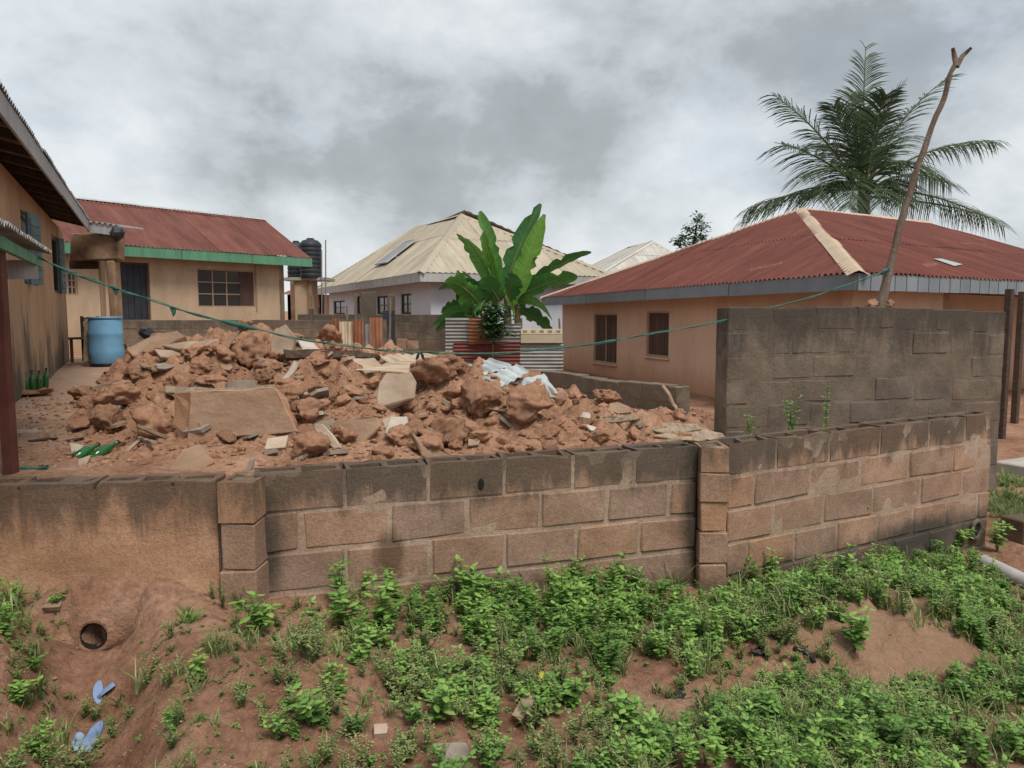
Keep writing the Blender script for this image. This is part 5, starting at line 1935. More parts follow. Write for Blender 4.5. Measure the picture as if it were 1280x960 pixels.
def brick_hut():
    D = 46
    h = thing('brick_hut', 'small unplastered red brick hut behind the water tank stand', 'hut', P(388, 405, D))
    a, b = P(360, 400, D), P(404, 400, D)
    a.z = b.z = 0
    mb, ax, ay = wall_panel(a, b, -.3, P(390, 368, D).z, [(1.2, 1.9, .9, 1.8)], .2)
    part('wall', mb, M['brickwall'], h)
    window(h, a, ax, ay, (1.2, 1.9, .9, 1.8), M['darkframe'], .06, .05, panes=(2, 2))
    for p, q in ((b, b + ay * 3), (b + ay * 3, a + ay * 3), (a + ay * 3, a)):
        mb, _, _ = wall_panel(p, q, -.3, P(390, 368, D).z, [], .2); part('wall', mb, M['brickwall'], h)
    zt = P(390, 368, D).z
    corr_face(h, Vector((a.x - .3, a.y - .4, zt)), Vector((b.x + .3, b.y - .4, zt)), Vector((b.x + .3, b.y + 3.2, zt + .5)), Vector((a.x - .3, a.y + 3.2, zt + .5)), M['zincrust'], .2, .018, 1.0, 2.6, 41)


M['brickwall'] = simple('red_brick_wall', ((0.22, 0.09, 0.05), (0.3, 0.13, 0.08)), 6, 0.9, 0.4)
brick_hut()


def zinc_fence():
    """patched fence of old corrugated sheets below the banana plant; corrugations run level"""
    D = 18.5
    h = thing('zinc_fence', 'patched fence of old corrugated sheets below the banana plant', 'fence', P(630, 475, D))
    def sheet(x0, y0, x1, y1, mat, dd, k, lean=.05):
        a, b = P(x0, y1, D), P(x1, y1, D)
        c = P(x0, y0, D)
        H, Wd = (c - a).length, (b - a).length
        mb = MB()
        nv = max(8, int(H / .085 * 6))
        for j in range(nv + 1):
            z = H * j / nv
            for i in range(7):
                u = Wd * i / 6
                mb.v.append(Vector((a.x + u, D + dd + lean * z / H + .018 * math.sin(z / .085 * 6.283) + .02 * noise.noise((u * 2, z * 2, k)), a.z + z + .03 * noise.noise((u, k, 1)) * (j == nv))))
                mb.uv.append((z + k * 3.1, u))
        for j in range(nv):
            for i in range(6):
                q = j * 7 + i
                mb.f.append((q, q + 1, q + 8, q + 7))
        part('fence_sheet', mb, mat, h, True)
    sheet(557, 397, 592, 478, M['zinc'], 0, 1)
    sheet(567, 428, 604, 450, M['zincred'], -.06, 2)
    sheet(586, 396, 610, 430, M['zincrust'], -.09, 3)
    sheet(604, 404, 651, 430, M['zinc'], -.03, 4)
    sheet(605, 425, 650, 475, M['zincred'], -.07, 5)
    sheet(650, 427, 704, 475, M['zinc'], 0, 6)
    for x in (560, 603, 650, 703):
        part('post', MB().tube([P(x, 480, D + .12), P(x + (2 if x < 700 else -4), 398, D + .14)], [.03, .024], 7), M['polewood'], h)
    # cream plastic lattice panel on top
    c = thing('lattice_panel', 'cream plastic panel with square holes on the zinc fence', 'panel', P(676, 428, D - .02))
    a, b = P(651, 428, D - .04), P(703, 411, D - .04)
    Wd, H = b.x - a.x, b.z - a.z
    for k in range(10):
        z = a.z + H * .55 * k / 9
        part('slat', MB().beam((a.x, a.y, z), (b.x, a.y, z), .012, .014), M['cream'], c)
    part('band', MB().box(((a.x + b.x) / 2, a.y, a.z + H * .8), (1, 0, 0), (0, 1, 0), (0, 0, 1), Wd / 2, .01, H * .19, .004), M['cream'], c)
    for k in range(5):
        part('hole', MB().box((a.x + Wd * (k + .5) / 5, a.y - .009, a.z + H * .8), (1, 0, 0), (0, 1, 0), (0, 0, 1), Wd / 20, .004, H * .09), M['wood'], c)
    part('backing', MB().box(((a.x + b.x) / 2, a.y + .03, a.z + H * .3), (1, 0, 0), (0, 1, 0), (0, 0, 1), Wd / 2, .008, H * .3), M['paleslab'], c)
    # rusty upright sheets and sticks further along
    D2 = 19.0
    g = thing('rusty_barricade', 'patched rusty upright sheets and sticks near the yard wall', 'barricade', P(450, 440, D2))
    for k, (x0, x1, y0, m) in enumerate(((416, 424, 398, 'zincrust'), (425, 433, 402, 'zinctan'), (433, 442, 402, 'zinctan'), (441, 455, 401, 'zincrust'), (454, 464, 405, 'zinc'), (463, 478, 397, 'zincrust'))):
        a, b = P(x0, 440, D2 - .05 * (k % 2)), P(x1, y0, D2)
        Wd, H = b.x - a.x, b.z - a.z
        mb = MB()
        for j in range(7):
            for i in range(15):
                u = Wd * i / 14
                mb.v.append(Vector((a.x + u, a.y + .02 * math.sin(u / .09 * 6.28) + .03 * noise.noise((u * 2, j * .4, k)), a.z + H * j / 6 + (.03 * noise.noise((i * .8, k, 3)) if j == 6 else 0))))
                mb.uv.append((u + k * 5, H * j / 6))
        for j in range(6):
            for i in range(14):
                q = j * 15 + i
                mb.f.append((q, q + 1, q + 16, q + 15))
        part('upright_sheet', mb, M[m], g, True)
    for x, y0 in ((433, 383), (444, 366), (487, 372)):
        part('stick', MB().tube([P(x, 440, D2 + .1), P(x + 1, y0, D2 + .12)], [.035, .028], 7), M['polewood'], g)
    # dark door leaf and blocks against the yard wall
    a, b = P(478, 436, 19.6), P(492, 388, 19.6)
    solo('old_door_leaf', MB().box(((a.x + b.x) / 2, 19.8, (a.z + b.z) / 2), (1, 0, 0), (0, 1, 0), (0, 0, 1), (b.x - a.x) / 2, .03, (b.z - a.z) / 2, .01), M['darkdoor'], 'dark blue door leaf beside the rusty upright sheets', 'door')
    for x0, x1, y0, y1, lab in ((495, 507, 424, 437, 'pale block against the yard wall nearer the dark door'), (508, 522, 426, 437, 'pale block against the yard wall nearer the banana plant')):
        a, b = P(x0, y1, 20), P(x1, y0, 20)
        solo('spare_block', MB().box(((a.x + b.x) / 2, 20.2, (a.z + b.z) / 2), (1, 0, 0), (0, 1, 0), (0, 0, 1), (b.x - a.x) / 2, .11, (b.z - a.z) / 2, .01, .01), M['slab'], lab, 'block')


zinc_fence()


def pole_and_rope():
    a = P(1101, 383, 8.0); k = P(1113, 340, 7.95)
    pts = [P(1100, 388, 8.0), P(1106, 362, 7.98), P(1115, 325, 7.95), P(1131, 262, 7.9), P(1150, 200, 7.85), P(1170, 145, 7.8), P(1185, 103, 7.75), P(1196, 78, 7.72)]
    o = thing('forked_pole', 'tall crooked bare pole with a forked tip on the grey wall', 'pole', pts[0])
    r_ = [.056, .048, .036, .031, .028, .026, .024, .022]
    fine, fr = [], []
    for i in range(len(pts) - 1):
        for j in range(4):
            t = j / 4
            p = pts[i].lerp(pts[i + 1], t)
            fine.append(p + Vector((noise.noise((i + t, 0, 1)), 0, 0)) * .03)
            fr.append((r_[i] + (r_[i + 1] - r_[i]) * t) * (1 + .18 * noise.noise((i * 3 + t * 3, 5, 2))))
    fine.append(pts[-1]); fr.append(r_[-1])
    part('shaft', MB().tube(fine, fr, 10), M['polewood'], o, True)
    tip = pts[-1]
    part('fork', MB().tube([tip - Vector((0, 0, .03)), P(1193, 70, 7.72), P(1191, 60, 7.7)], [.028, .024, .016], 8), M['polewood'], o, True)
    part('fork', MB().tube([tip - Vector((0, 0, .04)), P(1203, 70, 7.72), P(1214, 60, 7.7)], [.028, .022, .014], 8), M['polewood'], o, True)
    for dx in (-9, 9):
        put_rock('stone', BIG[1], P(1101 + dx, 385, 8.0), (.075, .075, .07), 'stone wedging the %s side of the forked pole' % ('street' if dx > 0 else 'yard'), 'stone', None, .5)
    # rope
    rp = [(45, 321, 5.9), (100, 345, 5.95), (150, 362, 6.0), (225, 387, 6.1), (310, 409, 6.2), (400, 428, 6.35), (500, 439, 6.5), (600, 442, 6.7), (700, 435, 6.9), (800, 420, 7.15), (900, 401, 7.4), (1000, 375, 7.65), (1060, 356, 7.8), (1112, 336, 7.92)]
    rp = [P(*q) for q in rp]
    fine = []
    for i in range(len(rp) - 1):
        p0, p1, p2, p3 = rp[max(0, i - 1)], rp[i], rp[i + 1], rp[min(len(rp) - 1, i + 2)]
        for j in range(8):
            t = j / 8
            fine.append(.5 * ((2 * p1) + (p2 - p0) * t + (2 * p0 - 5 * p1 + 4 * p2 - p3) * t * t + (3 * p1 - p0 - 3 * p2 + p3) * t ** 3))
    fine.append(rp[-1])
    o = thing('clothes_line', 'green rope washing line sagging from the shed to the forked pole', 'rope', fine[0])
    rr = [.0058 * (1 + .35 * noise.noise((i * .9, 0, 0))) for i in range(len(fine))]
    part('rope', MB().tube([p + Vector((0, 0, .006 * noise.noise((i * .7, 1, 1)))) for i, p in enumerate(fine)], rr, 7), M['rope'], o, True)
    part('second_strand', MB().tube([p + Vector((0, .012 * math.sin(i * .6), .013 * math.cos(i * .6))) for i, p in enumerate(fine)], .003, 5), M['rope'], o, True)
    def near(px):
        return min(range(len(fine)), key=lambda i: abs(proj(fine[i])[0] - px))
    for px0, px1, th, drop in ((138, 152, .015, .04), (212, 228, .015, .05), (272, 318, .02, .03), (745, 770, .013, .0), (690, 730, .009, 0), (1104, 1114, .02, .04), (900, 912, .011, .02), (60, 130, .009, 0), (240, 268, .009, 0)):
        i, j = near(px0), near(px1)
        if j <= i: j = i + 1
        mm = (i + j) // 2
        pp = fine[i:j + 1]
        part('rag_strip', MB().tube(pp, [th * .5] + [th] * (len(pp) - 2) + [th * .4] if len(pp) > 2 else [th * .6, th * .5], 7), M['cloth'], o, True)
        if drop:
            c = fine[mm]
            mb = MB(); mb.prism([c + Vector((-.02, 0, 0)), c + Vector((.03, 0, 0)), c + Vector((.02, .01, -drop)), c + Vector((.005, 0, -drop * 1.5))], Vector((0, .008, 0)))
            part('rag_end', mb, M['cloth'], o)
    i = near(530)
    c = fine[i]
    for s in (-1, 1):
        mb = MB(); mb.prism([c + Vector((0, 0, .005)), c + Vector((s * .03, 0, -.02)), c + Vector((s * .04, 0, -.07)), c + Vector((s * .012, 0, -.05))], Vector((0, .01, 0)))
        part('black_knot', mb, M['black'], o)


pole_and_rope()


def street_end():
    a = P(1262, 668, 6.9)
    solo('kerb_block', MB().box(P(1275, 664, 7.0) + Vector((.12, 0, 0)), (.95, .3, 0), (-.3, .95, 0), (0, 0, 1), .27, .12, .14, .014, .014), M['block'], 'loose sandcrete block past the end of the wall', 'block')
    a, b = P(1229, 702, 6.0), P(1300, 736, 5.55)
    t = thing('drain_pipe', 'grey plastic drain pipe lying on the soil past the wall', 'pipe', a)
    pts = [a.lerp(b, k / 4) for k in range(5)]
    part('tube', MB().tube(pts, .058, 18, False), M['pvc'], t, True)
    part('inner_wall', MB().tube(pts, .052, 18, False), M['dark'], t, True)  # inside of the pipe coloured near-black in place of its shade
    ax = (b - a).normalized()
    mb = MB()
    mb.tube([a - ax * .001, a + ax * .03], .06, 18, False)
    part('collar', mb, M['pvc'], t, True)
    p = P(1272, 585, 9.4)
    solo('gutter_slab', MB().box((p.x + 1.2, p.y + .3, p.z), (.9, .43, 0), (-.43, .9, 0), (0, 0, 1), 1.6, .3, .12, .02, .01), M['concrete'], 'pale concrete edge slab beside the porch of the peach house', 'slab')


street_end()


# ------------------------------------------------------------------ banana plant
def bez(a, b, c, t):
    return a * (1 - t) ** 2 + b * (2 * t * (1 - t)) + c * t * t


def blade(a, b, c, wid, fold=.25, twist=0.0, seed=0, n=18, tears=True, side_hint=None):
    """banana leaf: midrib on a curve, two halves folded up along it, edges torn here and there"""
    r = random.Random(seed)
    mb = MB()
    prev = None
    rows = []
    for i in range(n + 1):
        t = i / n
        p = bez(a, b, c, t)
        tan = (bez(a, b, c, min(1, t + .02)) - bez(a, b, c, max(0, t - .02))).normalized()
        s = side_hint if side_hint is not None else tan.cross(Vector((0, 0, 1)))
        if s.length < .05: s = Vector((1, 0, 0))
        s = (s - tan * s.dot(tan)).normalized()
        u = s.cross(tan)
        if twist:
            s2 = s * math.cos(twist) + u * math.sin(twist); u = s2.cross(tan); s = s2
        w = wid * (math.sin(math.pi * min(1, .06 + t * .93)) ** .55) * .5
        if t < .08: w *= t / .08 * .8 + .05
        row = []
        for q in (-1, -.5, 0, .5, 1):
            k = abs(q)
            tear = 0
            if tears and k == 1 and r.random() < .3: tear = r.uniform(.12, .6)
            row.append(len(mb.v))
            mb.v.append(p + s * (q * w * (1 - tear)) + u * (w * fold * k * k + .03 * noise.noise((t * 14, q * 2, seed))))
            mb.uv.append((k, t * 2.4 - k * .16))
        rows.append(row)
    for p, q in zip(rows, rows[1:]):
        for i in range(4):
            mb.f.append((p[i], p[i + 1], q[i + 1], q[i]))
    return mb


def banana():
    D = 20.2
    root = thing('banana_plant', 'banana clump with broad upright leaves behind the zinc fence', 'banana plant', P(625, 470, D))
    for x0, x1, y, w in ((612, 618, 372, .16), (632, 634, 366, .18), (650, 645, 375, .15), (588, 584, 400, .12)):
        a, b = P(x0, 480, D), P(x1, y, D)
        part('pseudostem', MB().tube([a, a.lerp(b, .5) + Vector((.03, 0, 0)), b], [w, w * .75, w * .45], 10), M['bananastem'], root, True)
    F = Vector((0, -1, 0))
    # base, bend, tip in pixels with depth shifts, width in metres, young leaf?
    LV = [((622, 372, 0), (602, 310, -.2), (571, 292, -.5), .60, 0), ((620, 372, 0), (620, 320, 0), (600, 264, .1), .5, 0), ((626, 370, 0), (612, 330, -.2), (604, 290, -.1), .36, 1),
          ((630, 370, 0), (640, 320, .1), (676, 255, .1), .62, 0), ((636, 385, -.2), (655, 345, -.3), (681, 268, -.2), .62, 1), ((646, 368, 0), (690, 330, .3), (739, 316, .6), .62, 0),
          ((645, 372, 0), (690, 348, -.3), (722, 346, -.6), .58, 0), ((618, 378, 0), (588, 348, -.3), (548, 362, -.8), .60, 0), ((588, 400, -.2), (578, 360, -.4), (572, 338, -.4), .40, 1),
          ((604, 395, -.3), (580, 378, -.5), (541, 408, -.7), .60, 0), ((600, 400, -.3), (565, 395, -.7), (545, 415, -.9), .5, 0), ((648, 380, 0), (668, 370, -.2), (690, 400, -.5), .6, 0),
          ((640, 385, .2), (668, 392, .2), (690, 415, .1), .6, 0), ((612, 380, -.2), (604, 365, -.6), (596, 400, -.9), .55, 0), ((626, 376, .3), (660, 330, .6), (672, 322, .9), .45, 0),
          ((625, 380, -.3), (612, 350, -.6), (600, 350, -1.0), .5, 0), ((606, 390, -.4), (580, 350, -.6), (556, 352, -1.0), .55, 0), ((600, 392, .3), (570, 372, .3), (552, 392, .2), .55, 0), ((638, 378, -.3), (636, 345, -.7), (652, 352, -1.1), .55, 0), ((612, 385, .2), (585, 340, .4), (580, 345, .8), .5, 0)]
    for k, (a, b, c, w, y) in enumerate(LV):
        a, b, c = (P(x, yy, D + d) for x, yy, d in (a, b, c))
        up = (c - a).normalized()
        steep = abs(up.z) > .72
        sh = Vector((1, -.35, 0)) if steep else None
        mb = blade(a, b, c, w, .22, (rng.uniform(-.4, .4) if steep else (.55 if k % 2 else .8) * (1 if c.x > a.x else -1)), k, side_hint=sh)
        leaf = part('leaf', mb, M['bananalight'] if y else M['banana'], root, True)
        rib = MB().tube([bez(a, b, c, t / 8) + Vector((0, -.006, .004)) for t in range(9)], [.022 - .0022 * t for t in range(9)], 6)
        link('midrib', rib.mesh('midrib', M['bananastem']), leaf)
    for x, yy in ((609, 372), (640, 373)):
        a = P(x + 3, 395, D - .3)
        part('leaf_stalk', MB().tube([a, P(x, yy, D - .35), P(x - 3, yy - 12, D - .4)], [.03, .022, .015], 7), M['bananalight'], root, True)


banana()


# ------------------------------------------------------------------ leaves by the hundred
def leaf_geo(Vs, Fs, Ts, p, d, side, L_, w, tint, droop=.25, fold=.2):
    """one leaf: eight triangles' worth of folded, pointed blade"""
    b = len(Vs)
    up = side.cross(d)
    for t, k in ((0, 0), (.38, 0), (.74, 0), (1, 0), (.32, -1), (.7, -.8), (.32, 1), (.7, .8)):
        q = p + d * (L_ * t) - Vector((0, 0, droop * L_ * t * t)) + side * (k * w * .5) + up * (abs(k) * fold * w)
        Vs.append(q)
        Ts.append(tint)
    Fs += [(b, b + 6, b + 1), (b, b + 1, b + 4), (b + 1, b + 6, b + 7, b + 2), (b + 4, b + 1, b + 2, b + 5), (b + 2, b + 7, b + 3), (b + 5, b + 2, b + 3)]


def weed_proto(seed, h, stems, leaf, wr=.5, pairs=6, spread=.5, fine=False):
    r = random.Random(seed)
    V, F_, T = [], [], []
    for s in range(stems):
        az = r.uniform(0, 6.28); lean = r.uniform(.1, spread)
        L_ = h * r.uniform(.6, 1.1)
        top = Vector((math.cos(az) * lean * L_, math.sin(az) * lean * L_, L_))
        mid = Vector((math.cos(az) * lean * L_ * .25, math.sin(az) * lean * L_ * .25, L_ * .55))
        b = len(V)
        for i in range(4):
            p = bez(Vector((0, 0, -.02)), mid, top, i / 3)
            rad = .0035 * (1.2 - .25 * i) * (h / .25) ** .5
            for k in range(3):
                V.append(p + Vector((math.cos(2.1 * k), math.sin(2.1 * k), 0)) * rad); T.append(.25)
        for i in range(3):
            for k in range(3):
                F_.append((b + i * 3 + k, b + i * 3 + (k + 1) % 3, b + i * 3 + 3 + (k + 1) % 3, b + i * 3 + 3 + k))
        for i in range(pairs):
            t = .2 + .8 * (i + r.random() * .5) / pairs
            p = bez(Vector((0, 0, 0)), mid, top, min(1, t))
            a0 = r.uniform(0, 6.28)
            for k in range(3 if i == pairs - 1 else 2):
                a = a0 + k * (2.1 if i == pairs - 1 else math.pi) + r.uniform(-.4, .4)
                el = r.uniform(.1, .7)
                d = Vector((math.cos(a) * math.cos(el), math.sin(a) * math.cos(el), math.sin(el)))
                sd_ = Vector((-math.sin(a), math.cos(a), 0))
                l = leaf * r.uniform(.65, 1.2) * (1.1 - .35 * t)
                leaf_geo(V, F_, T, p, d, sd_, l, l * wr, min(1, max(0, r.gauss(.35 + .35 * t, .17))), r.uniform(.1, .5), r.uniform(.05, .3))
    return np.array([tuple(v) for v in V]), F_, np.array(T)


def grass_proto(seed, h, n):
    r = random.Random(seed)
    V, F_, T = [], [], []
    for _ in range(n):
        a = r.uniform(0, 6.28); L_ = h * r.uniform(.5, 1.1); le = r.uniform(.2, .9)
        p0 = Vector((r.uniform(-.03, .03), r.uniform(-.03, .03), -.01))
        d = Vector((math.cos(a), math.sin(a), 0)); s = Vector((-d.y, d.x, 0))
        b = len(V); tt = min(1, max(0, r.gauss(.5, .2)))
        for t, w in ((0, .004), (.45, .0045), (.8, .003), (1, 0)):
            p = p0 + d * (le * L_ * t * t) + Vector((0, 0, L_ * t * (1 - .35 * le * t)))
            V += [p - s * w, p + s * w]; T += [tt, tt]
        for i in range(3): F_.append((b + 2 * i, b + 2 * i + 1, b + 2 * i + 3, b + 2 * i + 2))
    return np.array([tuple(v) for v in V]), F_, np.array(T)


def mesh_np(name, V, F_, T, mat):
    me = bpy.data.meshes.new(name)
    me.from_pydata(V.tolist() if hasattr(V, 'tolist') else V, [], F_)
    at = me.attributes.new('tint', 'FLOAT', 'POINT')
    at.data.foreach_set('value', np.asarray(T, dtype=np.float32))
    me.materials.append(mat)
    me.polygons.foreach_set('use_smooth', [True] * len(me.polygons))
    return me


def in_poly(x, y, pl):
    c = False
    j = len(pl) - 1
    for i in range(len(pl)):
        xi, yi = pl[i]; xj, yj = pl[j]
        if (yi > y) != (yj > y) and x < (xj - xi) * (y - yi) / (yj - yi) + xi: c = not c
        j = i
    return c


LUSH = [weed_proto(100 + i, .24, 4, .062, .52, 7, .5) for i in range(5)]
LOW = [weed_proto(120 + i, .12, 5, .042, .55, 5, .9) for i in range(5)]
FINE = [weed_proto(140 + i, .15, 6, .024, .45, 9, .8) for i in range(4)]
BIGL = [weed_proto(180 + i, .27, 3, .095, .55, 5, .5) for i in range(4)]
TINY = [weed_proto(190 + i, .035, 3, .02, .6, 2, 1.2) for i in range(5)]
GRASS = [grass_proto(160 + i, .13, 16) for i in range(4)]
TALLG = [grass_proto(170 + i, .22, 14) for i in range(3)]

AREAS = [  # outline in the picture, plants per square metre of ground, kinds, size
    ([(505, 785), (560, 752), (640, 718), (760, 722), (870, 748), (905, 762), (895, 830), (865, 862), (780, 850), (700, 838), (600, 822), (540, 812)], 230, 'LLFFFT', .74),
    ([(560, 745), (640, 722), (760, 730), (860, 755), (850, 800), (700, 800), (590, 790)], 80, 'LLT', .9),
    ([(372, 790), (440, 745), (510, 752), (505, 800), (430, 812)], 110, 'LF', .85),
    ([(355, 815), (440, 800), (540, 810), (640, 832), (640, 880), (540, 900), (470, 850), (390, 860)], 120, 'MFG', .95),
    ([(470, 850), (560, 830), (720, 850), (700, 905), (560, 920), (500, 900)], 95, 'MF', 1.0),
    ([(335, 860), (380, 850), (420, 870), (430, 940), (385, 960), (360, 920)], 90, 'MF', .9),
    ([(905, 715), (960, 690), (1050, 672), (1110, 690), (1190, 690), (1215, 712), (1280, 745), (1280, 830), (1190, 790), (1100, 765), (1000, 772), (920, 790)], 400, 'LMFFGGT', .74),
    ([(860, 770), (930, 745), (1040, 760), (1060, 790), (960, 806), (900, 830), (870, 830)], 230, 'MFG', .9),
    ([(1190, 770), (1280, 790), (1280, 850), (1210, 830)], 230, 'MFG', .8),
    ([(750, 985), (790, 935), (850, 905), (930, 880), (1010, 862), (1100, 868), (1190, 850), (1300, 832), (1300, 990)], 640, 'LMMFFGGT', .66),
    ([(560, 985), (580, 930), (680, 915), (760, 930), (800, 985)], 130, 'MFG', .9),
    ([(690, 880), (750, 860), (830, 880), (820, 930), (730, 930)], 60, 'M', 1.0),
    ([(-20, 985), (-20, 920), (40, 930), (95, 935), (110, 985)], 200, 'MF', 1.0),
    ([(-20, 700), (40, 720), (50, 860), (30, 920), (-20, 920)], 22, 'MG', 1.0),
    ([(240, 742), (360, 752), (340, 850), (240, 880), (200, 800)], 10, 'GF', .8),
    ([(150, 850), (480, 850), (480, 985), (150, 985)], 10, 'GFM', .8),
    ([(400, 880), (560, 900), (560, 985), (400, 985)], 50, 'MF', .9),
    ([(900, 800), (1050, 800), (1050, 870), (900, 880)], 25, 'FGM', .8),
    ([(-30, 745), (370, 750), (520, 800), (900, 800), (1280, 780), (1300, 990), (-30, 990)], 260, 'SSSSGF', .62),
    ([(1240, 600), (1280, 600), (1280, 655), (1240, 655)], 900, 'G', .6),
]


def weeds():
    r = random.Random(77)
    acc = {'L': [], 'M': [], 'F': [], 'G': [], 'T': [], 'B': [], 'S': []}
    pool = {'L': LUSH, 'M': LOW, 'F': FINE, 'G': GRASS, 'T': TALLG, 'B': BIGL, 'S': TINY}
    for poly, dens, kinds, size in AREAS:
        xs = [p[0] for p in poly]; ys = [p[1] for p in poly]
        # bounding box on the ground
        cs = [hit(x, y, 2.2, 12, .06) for x, y in poly]
        x0, x1 = min(c.x for c in cs) - .2, max(c.x for c in cs) + .2
        y0, y1 = min(c.y for c in cs) - .2, max(c.y for c in cs) + .2
        for _ in range(int((x1 - x0) * (y1 - y0) * dens)):
            x, y = r.uniform(x0, x1), r.uniform(y0, y1)
            if y > fw_y(x) - .05 and x < FW[-1].x + .1: continue
            if abs(x + 2.1) < .22 and y > 3.55: continue
            z = ground(x, y)
            px, py = proj(Vector((x, y, z)))
            if not in_poly(px + r.gauss(0, 12), py + r.gauss(0, 7), poly): continue
            if 1045 < px < 1215 and 785 < py < 862 and ((px - 1130) / 85) ** 2 + ((py - 822) / 40) ** 2 < 1: continue
            if noise.noise((x * 2.2, y * 2.2, 5)) < -.28 and r.random() < .8: continue
            k = r.choice(kinds)
            if k == 'G' and r.random() < .3: k = 'T'
            acc[k].append((x, y, z, r.uniform(0, 6.28), size * r.uniform(.6, 1.3), r.uniform(-.15, .15) + .3 * noise.noise((x * 3, y * 3, 2)), r.randrange(9)))
    for k, lab, cat, nm, mat in (('L', 'dense leafy green weeds growing along the block wall', 'weeds', 'leafy_weeds', 'weed'), ('M', 'low spreading broadleaf weeds on the red soil', 'weeds', 'ground_weeds', 'weed'),
                                 ('F', 'fine small leaved greyish weeds on the verge', 'weeds', 'fine_weeds', 'weedgrey'), ('G', 'short grass tufts among the weeds', 'grass', 'grass', 'weedgrey'), ('B', 'broad leaved weeds scattered through the leafy mass', 'weeds', 'broadleaf_weeds', 'weed'), ('S', 'tiny seedlings sprinkled over the bare soil', 'seedlings', 'seedlings', 'weed'), ('T', 'taller grass blades among the weeds', 'grass', 'tall_grass', 'weedgrey')):
        Vs, Fs, Ts, base = [], [], [], 0
        for x, y, z, a, s, dt, j in acc[k]:
            V, F_, T = pool[k][j % len(pool[k])]
            ca, sa = math.cos(a) * s, math.sin(a) * s
            W_ = np.empty_like(V)
            W_[:, 0] = V[:, 0] * ca - V[:, 1] * sa + x
            W_[:, 1] = V[:, 0] * sa + V[:, 1] * ca + y
            W_[:, 2] = V[:, 2] * s * (1 + .6 * dt) + z
            Vs.append(W_); Ts.append(np.clip(T + dt, 0, 1))
            Fs += [tuple(i + base for i in f) for f in F_]
            base += len(V)
        if Vs:
            tag(link(nm, mesh_np(nm, np.concatenate(Vs), Fs, np.concatenate(Ts), M[mat])), lab, cat, kind='stuff')


weeds()


